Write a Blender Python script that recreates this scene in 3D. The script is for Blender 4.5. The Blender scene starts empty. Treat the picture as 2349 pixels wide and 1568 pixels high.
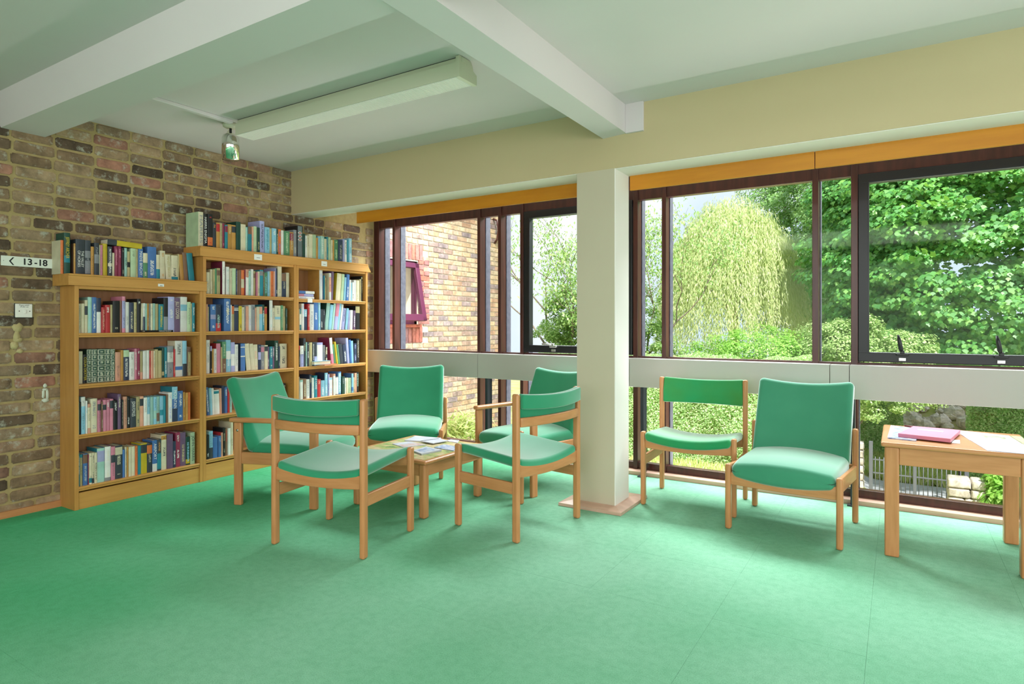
import bpy, math, random
import numpy as np
from mathutils import Vector, Matrix
SC = bpy.context.scene
COL = SC.collection
random.seed(11)
RNG = np.random.default_rng(5)
PI = math.pi

# ------------------------------------------------------------------ camera, sky, sun, lights, exposure
cam = bpy.data.objects.new('camera', bpy.data.cameras.new('camera'))
COL.objects.link(cam)
cam.location = (0, 0, 1.15)
cam.rotation_euler = (PI / 2, 0, math.radians(32.0))
cam.data.sensor_width = 36.0
cam.data.lens = 1417.5 / 2349 * 36.0
cam.data.shift_y = -42.2 / 2349
cam.data.clip_start = 0.02
cam.data.clip_end = 300
SC.camera = cam

world = bpy.data.worlds.new('sky')
SC.world = world
world.use_nodes = True
wn, wl = world.node_tree.nodes, world.node_tree.links
wbg = wn['Background']
wtc = wn.new('ShaderNodeTexCoord')
wno = wn.new('ShaderNodeTexNoise')
wno.inputs['Scale'].default_value = 2.2
wno.inputs['Detail'].default_value = 5
wra = wn.new('ShaderNodeValToRGB')
wra.color_ramp.elements[0].position = 0.40
wra.color_ramp.elements[0].color = (0.66, 0.80, 0.98, 1)
wra.color_ramp.elements[1].position = 0.56
wra.color_ramp.elements[1].color = (1, 1, 1, 1)
wl.new(wtc.outputs['Generated'], wno.inputs['Vector'])
wl.new(wno.outputs['Fac'], wra.inputs['Fac'])
wl.new(wra.outputs['Color'], wbg.inputs['Color'])
wbg.inputs['Strength'].default_value = 1.15

def lamp(name, kind, energy, loc, target=None, size=1.0, size_y=None, color=(1, 1, 1), direction=None):
    d = bpy.data.lights.new(name, kind)
    d.energy = energy
    d.color = color
    if kind == 'AREA':
        d.shape = 'RECTANGLE'
        d.size = size
        d.size_y = size_y or size
    o = bpy.data.objects.new(name, d)
    o.location = loc
    v = Vector(direction) if direction else Vector(target) - Vector(loc)
    o.rotation_euler = v.to_track_quat('-Z', 'Y').to_euler()
    COL.objects.link(o)
    return o
sun = lamp('sun', 'SUN', 7.2, (6, -2, 9), direction=(-0.40, 0.52, -0.75), color=(1.0, 0.95, 0.86))
sun.data.angle = math.radians(1.5)
# fill lamps added high outside the two window bays and behind the camera
lamp('window_sky_fill', 'AREA', 560, (-3.1, 6.6, 4.0), (-2.6, 2.6, 0.2), 2.6, 1.6, (0.93, 0.97, 1.0))
lamp('window_sky_fill', 'AREA', 540, (0.3, 6.6, 4.0), (-0.4, 2.4, 0.2), 3.4, 1.6, (0.93, 0.97, 1.0))  # both stand in for stronger sky light through the panes
lamp('rear_fill', 'AREA', 115, (0.6, -3.3, 1.35), (-0.6, 3.0, 1.5), 6.8, 1.7, (1.0, 0.98, 0.96))  # unseen fill lamp, added to light the camera side
# more added fill: from the right, from overhead, and upward from outside
lamp('right_fill', 'AREA', 105, (4.35, 0.6, 1.2), (-4.4, 1.6, 0.7), 4.6, 1.4, (0.98, 0.99, 1.0))  # unseen lamp added to brighten the brick wall and bookcases
lamp('overhead_fill', 'AREA', 60, (-0.4, -1.0, 2.42), direction=(0, 0.25, -1), size=2.6, size_y=0.8, color=(1.0, 0.98, 0.95))  # no fixture modelled here; added to brighten the near carpet
lamp('ground_bounce_fill', 'AREA', 270, (-1.2, 5.35, -0.50), direction=(0, -0.62, 0.78), size=6.0, size_y=0.6, color=(1.0, 0.93, 0.98))  # added uplight imitating sun bounced off the ground on to the ceiling
SC.view_settings.view_transform = 'Standard'
SC.view_settings.look = 'None'
SC.view_settings.exposure = 0.0
SC.view_settings.gamma = 1.0
SC.view_settings.use_curve_mapping = False

# ------------------------------------------------------------------ materials
def mat(name, color=(.8, .8, .8), rough=.6, metal=0.0, spec=.4):
    m = bpy.data.materials.new(name)
    m.use_nodes = True
    b = m.node_tree.nodes['Principled BSDF']
    b.inputs['Base Color'].default_value = (*color, 1)
    b.inputs['Roughness'].default_value = rough
    b.inputs['Metallic'].default_value = metal
    b.inputs['Specular IOR Level'].default_value = spec
    return m
def nd(m, kind, **kw):
    n = m.node_tree.nodes.new('ShaderNode' + kind)
    for k, v in kw.items():
        if k in n.inputs: n.inputs[k].default_value = v
        else: setattr(n, k, v)
    return n
def ln(m, a, b): m.node_tree.links.new(a, b)
def bsdf(m): return m.node_tree.nodes['Principled BSDF']
def ramp(m, fac, stops):
    r = nd(m, 'ValToRGB')
    e = r.color_ramp.elements
    while len(e) < len(stops): e.new(0.5)
    for el, (p, c) in zip(e, stops):
        el.position = p
        el.color = (*c, 1)
    ln(m, fac, r.inputs['Fac'])
    return r.outputs['Color']
def noise(m, scale=5.0, detail=3.0, stretch=None, coord='Object', rough=.5, seed=True):
    tc = nd(m, 'TexCoord')
    v = tc.outputs[coord]
    if stretch:
        mp = nd(m, 'Mapping')
        mp.inputs['Scale'].default_value = stretch
        ln(m, v, mp.inputs['Vector'])
        v = mp.outputs['Vector']
    n = nd(m, 'TexNoise', Scale=scale, Detail=detail, Roughness=rough)
    ln(m, v, n.inputs['Vector'])
    return n.outputs['Fac']
def bump(m, fac, strength=.2, dist=.002):
    b = nd(m, 'Bump', Strength=strength, Distance=dist)
    ln(m, fac, b.inputs['Height'])
    ln(m, b.outputs['Normal'], bsdf(m).inputs['Normal'])
def noisy(name, c1, c2, scale=8, rough=.6, stretch=None, lo=.35, hi=.65, detail=4, bmp=0, spec=.4):
    m = mat(name, c1, rough, 0, spec)
    f = noise(m, scale, detail, stretch)
    ln(m, ramp(m, f, [(lo, c1), (hi, c2)]), bsdf(m).inputs['Base Color'])
    if bmp: bump(m, noise(m, scale * 6, 2, stretch), bmp)
    return m
def mixrgb(m, fac, a, b, blend='MIX'):
    n = nd(m, 'MixRGB', blend_type=blend)
    for s, v in (('Fac', fac), ('Color1', a), ('Color2', b)):
        if hasattr(v, 'links'): ln(m, v, n.inputs[s])
        else: n.inputs[s].default_value = v if s == 'Fac' else (*v, 1)
    return n.outputs['Color']
def math_(m, op, a, b=None):
    n = nd(m, 'Math', operation=op)
    for i, v in enumerate((a, b)):
        if v is None: continue
        if hasattr(v, 'links'): ln(m, v, n.inputs[i])
        else: n.inputs[i].default_value = v
    return n.outputs[0]

M = {}
BEECH1, BEECH2 = (.58, .262, .108), (.51, .22, .083)
M['wood_z'] = noisy('beech_upright', BEECH1, BEECH2, 9, .32, (6, 6, .7), .38, .66)
M['wood_x'] = noisy('beech_across', BEECH1, BEECH2, 9, .32, (.7, 6, 6), .38, .66)
M['wood_y'] = noisy('beech_along', BEECH1, BEECH2, 9, .32, (6, .7, 6), .38, .66)
M['case'] = noisy('bookcase_veneer', (.58, .285, .075), (.50, .235, .058), 7, .36, (5, 5, .5), .35, .7)
M['case_y'] = noisy('bookcase_veneer_along', (.60, .30, .08), (.52, .25, .062), 7, .36, (5, .5, 5), .35, .7)
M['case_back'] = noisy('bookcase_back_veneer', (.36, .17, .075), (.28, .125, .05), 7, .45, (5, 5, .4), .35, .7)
M['pelmet'] = noisy('pelmet_veneer', (.62, .235, .012), (.52, .18, .008), 4, .38, (.6, 4, 5), .35, .7)
M['mahogany'] = noisy('mahogany_stain', (.085, .026, .021), (.055, .018, .015), 6, .28, (5, 5, .6), .35, .65)
M['black'] = mat('black_sash_paint', (.012, .012, .014), .35)
M['post'] = mat('blue_black_post', (.02, .028, .04), .4)
M['fin'] = noisy('weathered_grey_fin', (.055, .055, .08), (.085, .085, .115), 30, .6)
M['sill'] = noisy('pinkish_oak_sill', (.66, .42, .32), (.56, .34, .25), 6, .4, (.6, 5, 5))
M['plinth'] = noisy('pinkish_column_plinth', (.68, .45, .35), (.58, .36, .27), 6, .3, (.7, 3, 3))
M['white'] = noisy('ceiling_white', (.70, .625, .635), (.675, .605, .615), 1.5, .75)
M['cream'] = noisy('cream_paint', (.57, .465, .275), (.545, .44, .255), 1.2, .6)
M['column'] = noisy('column_paint', (.58, .51, .385), (.555, .485, .365), 1.2, .5)
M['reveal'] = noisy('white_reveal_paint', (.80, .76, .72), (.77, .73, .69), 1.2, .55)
M['panel'] = noisy('warm_grey_panel', (.46, .435, .41), (.435, .415, .39), 1.2, .35)
M['offwhite'] = mat('offwhite_enamel', (.66, .64, .50), .4)
M['chrome'] = mat('chrome', (.82, .82, .80), .08, 1.0)
M['steel'] = mat('brushed_steel', (.6, .6, .6), .3, 1.0)
M['plastic'] = mat('white_plastic', (.80, .77, .72), .35)
M['sign'] = mat('sign_white', (.74, .76, .68), .4)
M['ink'] = mat('black_ink', (.012, .012, .014), .6)
M['card'] = mat('white_card', (.82, .82, .80), .6)
M['paper'] = noisy('print_paper', (.50, .50, .60), (.60, .60, .68), 9, .45)
M['mortar'] = noisy('tan_mortar', (.42, .32, .145), (.34, .25, .11), 22, .9, None, .3, .7, 5, .5)
M['patch'] = noisy('mortar_smear', (.54, .45, .23), (.44, .36, .17), 30, .9, None, .3, .7, 5, .6)
M['limewash'] = mat('pale_paint_patch', (.62, .66, .56), .7)

def fabric(name, c1, c2):
    m = mat(name, c1, .82, 0, .25)
    f = noise(m, 3.0, 3)
    c = ramp(m, f, [(.35, c1), (.68, c2)])
    ln(m, c, bsdf(m).inputs['Base Color'])
    bsdf(m).inputs['Sheen Weight'].default_value = 1.0
    bsdf(m).inputs['Sheen Roughness'].default_value = .4
    bsdf(m).inputs['Sheen Tint'].default_value = (.92, 1.0, .98, 1)
    bump(m, noise(m, 420, 2), .25, .001)
    return m
M['fabric'] = fabric('green_wool_fabric', (.032, .30, .155), (.022, .25, .125))
M['fabric_dull'] = fabric('greyer_green_fabric', (.055, .28, .165), (.04, .245, .14))  # a greyer green than the other chairs
M['fabric_deep'] = fabric('deep_green_fabric', (.015, .29, .105), (.05, .25, .06))

m = M['carpet'] = mat('green_carpet', (.1, .45, .2), .95, 0, .1)
geo = nd(m, 'NewGeometry')
def posnoise(scale, detail, stretch=(1, 1, 1), rough=.5):
    mp = nd(m, 'Mapping'); mp.inputs['Scale'].default_value = stretch
    ln(m, geo.outputs['Position'], mp.inputs['Vector'])
    n = nd(m, 'TexNoise', Scale=scale, Detail=detail, Roughness=rough)
    ln(m, mp.outputs['Vector'], n.inputs['Vector'])
    return n.outputs['Fac']
fine = posnoise(240, 3, rough=.75)
# deep green along the brick wall, turning paler and greyer away from it
sp = nd(m, 'SeparateXYZ'); ln(m, geo.outputs['Position'], sp.inputs[0])
fx = nd(m, 'MapRange'); ln(m, math_(m, 'ADD', sp.outputs[0], math_(m, 'MULTIPLY', posnoise(1.3, 3), .9)), fx.inputs['Value'])
fx.inputs['From Min'].default_value = -3.3; fx.inputs['From Max'].default_value = -1.0; fx.interpolation_type = 'SMOOTHSTEP'
deep = ramp(m, posnoise(.9, 5), [(.36, (.085, .49, .225)), (.66, (.15, .56, .30))])
paler = ramp(m, posnoise(.9, 5), [(.36, (.215, .52, .33)), (.66, (.32, .61, .435))])
c = mixrgb(m, fx.outputs['Result'], deep, paler)
c = mixrgb(m, .5, c, ramp(m, posnoise(30, 5), [(.30, (.72, .80, .74)), (.60, (1, 1, 1))]), 'MULTIPLY')
c = mixrgb(m, .5, c, ramp(m, fine, [(.32, (.45, .55, .48)), (.56, (1, 1, 1))]), 'MULTIPLY')
ln(m, c, bsdf(m).inputs['Base Color'])
bump(m, fine, .5, .004)

def brickmat(name, stops, bloom, bloomc, per_island=False):
    m = mat(name, (.3, .2, .1), .85, 0, .2)
    oi = nd(m, 'ObjectInfo')
    g = nd(m, 'NewGeometry')
    r = math_(m, 'FRACT', math_(m, 'ADD', oi.outputs['Random'], math_(m, 'MULTIPLY', g.outputs['Random Per Island'], 1.0 if per_island else 0.0)))
    base = ramp(m, r, stops)
    tc = nd(m, 'TexCoord')
    mp = nd(m, 'VectorMath', operation='ADD')
    cb = nd(m, 'CombineXYZ')
    ln(m, math_(m, 'MULTIPLY', r, 60.0), cb.inputs[0]); ln(m, math_(m, 'MULTIPLY', r, 17.0), cb.inputs[1])
    ln(m, tc.outputs['Object'], mp.inputs[0]); ln(m, cb.outputs[0], mp.inputs[1])
    n1 = nd(m, 'TexNoise', Scale=9.0, Detail=6.0, Roughness=.7)
    ln(m, mp.outputs[0], n1.inputs['Vector'])
    v = ramp(m, n1.outputs['Fac'], [(.30, (.42, .40, .38)), (.64, (1.4, 1.34, 1.26))])
    base = mixrgb(m, .8, base, v, 'MULTIPLY')
    n2 = nd(m, 'TexNoise', Scale=16.0, Detail=6.0, Roughness=.7)
    ln(m, mp.outputs[0], n2.inputs['Vector'])
    f = math_(m, 'MULTIPLY', ramp(m, n2.outputs['Fac'], [(.54, (0, 0, 0)), (.66, (1, 1, 1))]), bloom)
    ln(m, mixrgb(m, f, base, bloomc), bsdf(m).inputs['Base Color'])
    bump(m, n1.outputs['Fac'], .5, .004)
    return m
M['brick'] = brickmat('reclaimed_brick', [(0, (.085, .062, .045)), (.2, (.17, .115, .075)), (.4, (.26, .18, .11)), (.55, (.36, .26, .165)), (.7, (.19, .14, .095)), (.86, (.30, .215, .14)), (.95, (.33, .165, .12)), (1, (.12, .09, .07))], .6, (.50, .50, .41))
M['yellow_brick'] = brickmat('yellow_stock_brick', [(0, (.40, .28, .185)), (.25, (.47, .36, .25)), (.45, (.42, .345, .27)), (.6, (.37, .235, .165)), (.74, (.22, .18, .20)), (.82, (.27, .21, .22)), (.9, (.44, .29, .20)), (1, (.25, .205, .225))], .35, (.66, .59, .50), True)
M['red_brick'] = brickmat('red_quoin_brick', [(0, (.42, .115, .085)), (.4, (.38, .145, .12)), (.7, (.25, .13, .145)), (1, (.45, .17, .12))], .2, (.6, .42, .36))
M['pale_mortar'] = noisy('pale_mortar', (.80, .71, .62), (.73, .64, .55), 14, .9)
M['maroon'] = mat('maroon_window_paint', (.095, .018, .05), .35)
M['stone'] = brickmat('pale_limestone', [(0, (.62, .58, .55)), (.5, (.72, .68, .64)), (1, (.52, .47, .43))], .4, (.85, .82, .8), True)
M['galvanised'] = mat('galvanised_steel', (.19, .20, .25), .5, .3)
M['path'] = noisy('grey_path', (.50, .51, .58), (.42, .43, .48), 9, .9)
M['soil'] = noisy('grassy_ground', (.36, .42, .12), (.50, .44, .26), 3.5, .95, None, .35, .65, 6)
M['bark'] = noisy('grey_bark', (.20, .155, .12), (.32, .27, .23), 12, .9, (4, 4, .8))

def leafmat(name, c1, c2, c3, trans=.35):
    m = bpy.data.materials.new(name)
    m.use_nodes = True
    nt = m.node_tree
    nt.nodes.remove(nt.nodes['Principled BSDF'])
    oi = nd(m, 'ObjectInfo'); g = nd(m, 'NewGeometry')
    r = math_(m, 'FRACT', math_(m, 'ADD', oi.outputs['Random'], g.outputs['Random Per Island']))
    c = ramp(m, r, [(0, c1), (.5, c2), (1, c3)])
    d = nd(m, 'BsdfDiffuse'); t = nd(m, 'BsdfTranslucent'); gl = nd(m, 'BsdfGlossy', Roughness=.5)
    ln(m, c, d.inputs['Color'])
    ln(m, mixrgb(m, .5, c, (.55, .85, .12)), t.inputs['Color'])
    mx = nd(m, 'MixShader'); mx.inputs[0].default_value = trans
    ln(m, d.outputs[0], mx.inputs[1]); ln(m, t.outputs[0], mx.inputs[2])
    m2 = nd(m, 'MixShader'); m2.inputs[0].default_value = .08
    ln(m, mx.outputs[0], m2.inputs[1]); ln(m, gl.outputs[0], m2.inputs[2])
    ln(m, m2.outputs[0], nt.nodes['Material Output'].inputs['Surface'])
    return m
M['maple'] = leafmat('maple_leaf', (.07, .30, .07), (.13, .44, .09), (.26, .56, .10))
M['willow'] = leafmat('willow_leaf', (.46, .56, .22), (.62, .70, .32), (.78, .80, .46))
M['poplar'] = leafmat('poplar_leaf', (.14, .34, .10), (.26, .50, .16), (.40, .62, .24))
M['cherry'] = leafmat('cherry_leaf', (.16, .34, .08), (.30, .50, .14), (.46, .62, .22))
M['shrub'] = leafmat('bright_shrub_leaf', (.20, .50, .06), (.32, .64, .10), (.46, .74, .18))
M['paleshrub'] = leafmat('pale_shrub_leaf', (.26, .46, .14), (.42, .60, .22), (.58, .70, .36))
M['hedge'] = leafmat('hedge_leaf', (.20, .44, .11), (.40, .62, .24), (.68, .80, .48))
M['grass'] = leafmat('grass_blade', (.36, .52, .10), (.56, .62, .20), (.72, .66, .34))

m = M['glass'] = bpy.data.materials.new('window_glass')
m.use_nodes = True
m.node_tree.nodes.remove(m.node_tree.nodes['Principled BSDF'])
tr = nd(m, 'BsdfTransparent'); gl = nd(m, 'BsdfGlossy', Roughness=.03)
tr.inputs['Color'].default_value = (.96, .98, .97, 1)
mx = nd(m, 'MixShader'); mx.inputs[0].default_value = .005
ln(m, tr.outputs[0], mx.inputs[1]); ln(m, gl.outputs[0], mx.inputs[2])
ln(m, mx.outputs[0], m.node_tree.nodes['Material Output'].inputs['Surface'])

# book covers: colour and print tint come from per-face attributes, the print itself is flat texture
m = M['book'] = mat('book_cover', (.5, .5, .5), .45, 0, .35)
at = nd(m, 'Attribute', attribute_name='col'); ai = nd(m, 'Attribute', attribute_name='ink')
uv = nd(m, 'UVMap', uv_map='UVMap')
sx = nd(m, 'SeparateXYZ'); ln(m, uv.outputs[0], sx.inputs[0])
def cell(su, sv):
    a = math_(m, 'FLOOR', math_(m, 'MULTIPLY', sx.outputs[0], su)); b = math_(m, 'FLOOR', math_(m, 'MULTIPLY', sx.outputs[1], sv))
    cb = nd(m, 'CombineXYZ'); ln(m, a, cb.inputs[0]); ln(m, b, cb.inputs[1])
    w = nd(m, 'TexWhiteNoise', noise_dimensions='2D'); ln(m, cb.outputs[0], w.inputs['Vector'])
    return w.outputs['Value']
glyph = math_(m, 'GREATER_THAN', cell(7, 520), .42)
word = math_(m, 'GREATER_THAN', cell(1, 17), .42)
mid = math_(m, 'LESS_THAN', math_(m, 'ABSOLUTE', math_(m, 'SUBTRACT', sx.outputs[0], .5)), .20)
f = math_(m, 'MULTIPLY', math_(m, 'MULTIPLY', glyph, word), math_(m, 'MULTIPLY', mid, ai.outputs['Alpha']))
wear = ramp(m, noise(m, 14, 4), [(.3, (.82, .82, .80)), (.6, (1, 1, 1))])
c = mixrgb(m, 1.0, at.outputs['Color'], wear, 'MULTIPLY')
ln(m, mixrgb(m, f, c, ai.outputs['Color']), bsdf(m).inputs['Base Color'])
M['pages'] = noisy('page_edges', (.74, .68, .52), (.62, .55, .40), 60, .8, (1, 12, 1))

# ------------------------------------------------------------------ mesh helpers
class MB:
    def __init__(self): self.v = []; self.f = []; self.mi = []; self.sm = []
    def add(self, vs, fs, mi=0, smooth=False):
        o = len(self.v); self.v += [tuple(p) for p in vs]
        for f in fs: self.f.append(tuple(i + o for i in f)); self.mi.append(mi); self.sm.append(smooth)
        return self
    def box(self, a, b, mi=0):
        x0, y0, z0 = (min(p, q) for p, q in zip(a, b)); x1, y1, z1 = (max(p, q) for p, q in zip(a, b))
        vs = [(x0, y0, z0), (x1, y0, z0), (x1, y1, z0), (x0, y1, z0), (x0, y0, z1), (x1, y0, z1), (x1, y1, z1), (x0, y1, z1)]
        return self.add(vs, [(0, 3, 2, 1), (4, 5, 6, 7), (0, 1, 5, 4), (1, 2, 6, 5), (2, 3, 7, 6), (3, 0, 4, 7)], mi)
    def rbox(self, c, h, r=.004, seg=(0, 0, 0), fn=None, mi=0, arc=2):
        """box with rounded edges; seg = extra cuts per axis, fn moves local points before the centre is added"""
        r = min(r, min(h) * .999)
        ax = []
        for k in range(3):
            e = [h[k] - r + r * math.tan(math.radians(45) * i / arc) for i in range(arc + 1)]
            inner = h[k] - r
            midp = [-inner + 2 * inner * (i + 1) / (seg[k] + 1) for i in range(seg[k])]
            ax.append([-t for t in reversed(e)] + midp + e)
        idx = {}
        vs = []
        def vert(i, j, k):
            key = (i, j, k)
            if key in idx: return idx[key]
            p = [ax[0][i], ax[1][j], ax[2][k]]
            q = [max(-(h[t] - r), min(h[t] - r, p[t])) for t in range(3)]
            d = [p[t] - q[t] for t in range(3)]
            L = math.sqrt(sum(t * t for t in d))
            if L > 1e-9: p = [q[t] + d[t] / L * r for t in range(3)]
            if fn: p = fn(*p)
            idx[key] = len(vs); vs.append((p[0] + c[0], p[1] + c[1], p[2] + c[2]))
            return idx[key]
        n = [len(a) - 1 for a in ax]; fs = []; flat = set()
        for i in range(n[0]):
            for j in range(n[1]):
                fs.append((vert(i, j, 0), vert(i, j + 1, 0), vert(i + 1, j + 1, 0), vert(i + 1, j, 0)))
                fs.append((vert(i, j, n[2]), vert(i + 1, j, n[2]), vert(i + 1, j + 1, n[2]), vert(i, j + 1, n[2])))
                if fn is None and i == arc and j == arc: flat |= {len(fs) - 1, len(fs) - 2}
        for i in range(n[0]):
            for k in range(n[2]):
                fs.append((vert(i, 0, k), vert(i + 1, 0, k), vert(i + 1, 0, k + 1), vert(i, 0, k + 1)))
                fs.append((vert(i, n[1], k), vert(i, n[1], k + 1), vert(i + 1, n[1], k + 1), vert(i + 1, n[1], k)))
                if fn is None and i == arc and k == arc: flat |= {len(fs) - 1, len(fs) - 2}
        for j in range(n[1]):
            for k in range(n[2]):
                fs.append((vert(0, j, k), vert(0, j, k + 1), vert(0, j + 1, k + 1), vert(0, j + 1, k)))
                fs.append((vert(n[0], j, k), vert(n[0], j + 1, k), vert(n[0], j + 1, k + 1), vert(n[0], j, k + 1)))
                if fn is None and j == arc and k == arc: flat |= {len(fs) - 1, len(fs) - 2}
        o = len(self.sm)
        self.add(vs, fs, mi, True)
        for q in flat: self.sm[o + q] = False
        return self
    def tube(self, pts, rad, seg=8, mi=0, cap=True):
        pts = [Vector(p) for p in pts]
        rads = rad if isinstance(rad, (list, tuple)) else [rad] * len(pts)
        vs, fs = [], []
        ref = None
        for i, p in enumerate(pts):
            t = (pts[min(i + 1, len(pts) - 1)] - pts[max(i - 1, 0)]).normalized()
            if ref is None: ref = t.orthogonal().normalized()
            u = (ref - t * ref.dot(t)).normalized(); ref = u; w = t.cross(u)
            for s in range(seg):
                a = 2 * PI * s / seg
                vs.append(p + (u * math.cos(a) + w * math.sin(a)) * rads[i])
        for i in range(len(pts) - 1):
            for s in range(seg):
                a, b = i * seg + s, i * seg + (s + 1) % seg
                fs.append((a, b, b + seg, a + seg))
        if cap: fs.append(tuple(reversed(range(seg)))); fs.append(tuple(range((len(pts) - 1) * seg, len(pts) * seg)))
        return self.add(vs, fs, mi, True)
    def prism(self, prof, a, b, axis=0, mi=0):
        """extrude a closed profile of (p, q) along axis from a to b"""
        def P(t, p, q): return {0: (t, p, q), 1: (p, t, q), 2: (p, q, t)}[axis]
        n = len(prof)
        vs = [P(a, *p) for p in prof] + [P(b, *p) for p in prof]
        fs = [tuple(range(n)), tuple(range(2 * n - 1, n - 1, -1))] + [(i, i + n, (i + 1) % n + n, (i + 1) % n) for i in range(n)]
        return self.add(vs, fs, mi)
    def build(self, name, mats, parent=None, loc=None, fix=True):
        me = bpy.data.meshes.new(name)
        me.from_pydata(self.v, [], self.f)
        for mm in (mats if isinstance(mats, list) else [mats]): me.materials.append(mm)
        me.polygons.foreach_set('material_index', self.mi)
        me.polygons.foreach_set('use_smooth', self.sm)
        if fix:
            import bmesh
            bm = bmesh.new(); bm.from_mesh(me); bmesh.ops.recalc_face_normals(bm, faces=bm.faces); bm.to_mesh(me); bm.free()
        me.update()
        return obj(name, me, parent, loc)
def obj(name, me, parent=None, loc=None):
    o = bpy.data.objects.new(name, me)
    COL.objects.link(o)
    if parent is not None: o.parent = parent
    if loc: o.location = loc
    return o
def tag(o, label=None, cat=None, group=None, kind=None):
    if label: o['label'] = label
    if cat: o['category'] = cat
    if group: o['group'] = group
    if kind: o['kind'] = kind
    return o
def thing(name, label, cat, loc=(0, 0, 0), rz=0, group=None):
    o = obj(name, None, None, loc)
    o.rotation_euler = (0, 0, rz)
    return tag(o, label, cat, group)
def structure(name, mb, m, parent=None, label=None):
    o = mb.build(name, m, parent) if mb else obj(name, None)
    return tag(o, label, None, None, 'structure')
def copy_tree(o, parent=None):
    c = o.copy(); COL.objects.link(c)
    if parent is not None: c.parent = parent
    for ch in list(o.children): copy_tree(ch, c)
    return c
def text_mesh(body, size, m, name, parent, matrix, width=None, ex=.0004, bold=0):
    cu = bpy.data.curves.new(name, 'FONT')
    cu.body = body; cu.size = size; cu.extrude = ex; cu.offset = bold; cu.align_x = 'LEFT'; cu.align_y = 'CENTER'
    o = bpy.data.objects.new(name, cu); COL.objects.link(o)
    bpy.context.view_layer.update()
    me = bpy.data.meshes.new_from_object(o.evaluated_get(bpy.context.evaluated_depsgraph_get()))
    bpy.data.objects.remove(o)
    if width:
        xs = [v.co.x for v in me.vertices]
        k = width / max(1e-6, max(xs) - min(xs))
        for v in me.vertices: v.co.x = (v.co.x - min(xs)) * k
    me.transform(matrix); me.materials.clear(); me.materials.append(m); me.name = name
    return obj(name, me, parent)
WALLX = Matrix(((0, 0, 1, 0), (1, 0, 0, 0), (0, 1, 0, 0), (0, 0, 0, 1)))        # text that faces +x, reads towards +y
SPINE = Matrix(((0, 0, 1, 0), (0, 1, 0, 0), (-1, 0, 0, 0), (0, 0, 0, 1)))       # text down a spine that faces +x
# ------------------------------------------------------------------ the room
CEIL = 2.475
floor = structure('floor', MB().box((-4.8, -3.6, -.25), (4.6, 4.50, -.012)), M['mortar'])
T = .522
tile_mesh = None
for i in range(-9, 5):
    for j in range(-1, 7):
        x0, y0 = -.093 + T * i, 1.415 + T * (j - 1)
        x1, y1 = x0 + T, y0 + T
        x0c, x1c, y1c = max(x0, -4.485), min(x1, 2.5), min(y1, 4.485)
        if x1c - x0c < .05 or y1c - y0 < .05 or y0 < .3: continue
        g = .0002
        full = x0c == x0 and x1c == x1 and y1c == y1
        if full and tile_mesh:
            o = obj('carpet_tile', tile_mesh, floor)
        else:
            hx, hy = (x1c - x0c) / 2 - g, (y1c - y0) / 2 - g
            o = MB().rbox((0, 0, -.006), (hx, hy, .006), .0005, arc=1).build('carpet_tile', M['carpet'], floor)
            if full: tile_mesh = o.data
        o.location = ((x0c + x1c) / 2, (y0 + y1c) / 2, random.uniform(-.0004, 0))
structure('floor', MB().box((-4.485, -3.6, -.012), (4.6, .369, 0)).box((2.51, .369, -.012), (4.6, 4.485, 0)), M['carpet'])
structure('ceiling', MB().box((-4.8, -3.6, CEIL), (4.6, 4.9, CEIL + .3)), M['white'])
structure('wall_right', MB().box((4.5, -3.6, 0), (4.7, 4.9, .45)).box((4.5, -3.6, 2.25), (4.7, 4.9, CEIL)).box((4.5, -3.6, .45), (4.7, -2.2, 2.25)).box((4.5, 3.2, .45), (4.7, 4.9, 2.25)), M['cream'])
structure('wall_back', MB().box((-4.6, -3.6, 0), (4.5, -3.45, .45)).box((-4.6, -3.6, 2.25), (4.5, -3.45, CEIL)).box((-4.6, -3.6, .45), (-3.6, -3.45, 2.25)).box((3.6, -3.6, .45), (4.5, -3.45, 2.25)), M['cream'])

# brick wall on the left: mortar bed, then a brick at a time
wall = structure('wall_left', MB().box((-4.80, -3.6, -.2), (-4.494, 4.56, CEIL)), M['mortar'])
def brick_mesh(k, L=.209, H=.0610, D=.014, rough=.002):
    rr = random.Random(k)
    nx, nz = 6, 4
    vs, fs = [], []
    U = [0, .04, .3, .65, .95, 1]; W = [0, .14, .86, 1]
    for b in range(nz):
        for a in range(nx):
            u, w = U[a], W[b]
            edge = a in (0, nx - 1) or b in (0, nz - 1)
            if a in (0, nx - 1) and b in (0, nz - 1): u += (.03 if a == 0 else -.03); w += (.10 if b == 0 else -.10)
            vs.append((D / 2 + rr.uniform(-.0010, .0010) - (.0035 if edge else 0),
                       (u - .5) * L + rr.uniform(-1, 1) * .0022, (w - .5) * H + rr.uniform(-1, 1) * .0020))
    for b in range(nz - 1):
        for a in range(nx - 1):
            i = b * nx + a; fs.append((i, i + 1, i + nx + 1, i + nx))
    ring = list(range(nx)) + [nx * (b + 1) - 1 for b in range(1, nz)] + [nx * (nz - 1) + a for a in range(nx - 2, -1, -1)] + [nx * b for b in range(nz - 2, 0, -1)]
    o = len(vs)
    for i in ring:
        p = vs[i]; vs.append((-D / 2, p[1] * 1.0 + (.002 if p[1] > 0 else -.002) * 0, p[2]))
    n = len(ring)
    for i in range(n): fs.append((ring[i], o + i, o + (i + 1) % n, ring[(i + 1) % n]))
    mb = MB().add(vs, fs, 0, False)
    return mb
bm_full = [brick_mesh(k) for k in range(6)]; bm_half = [brick_mesh(20 + k, .097) for k in range(3)]
me_full = []; me_half = []
for lst, src in ((me_full, bm_full), (me_half, bm_half)):
    for mb in src:
        o = mb.build('brick', M['brick']); lst.append(o.data); bpy.data.objects.remove(o)
spots = []
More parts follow.
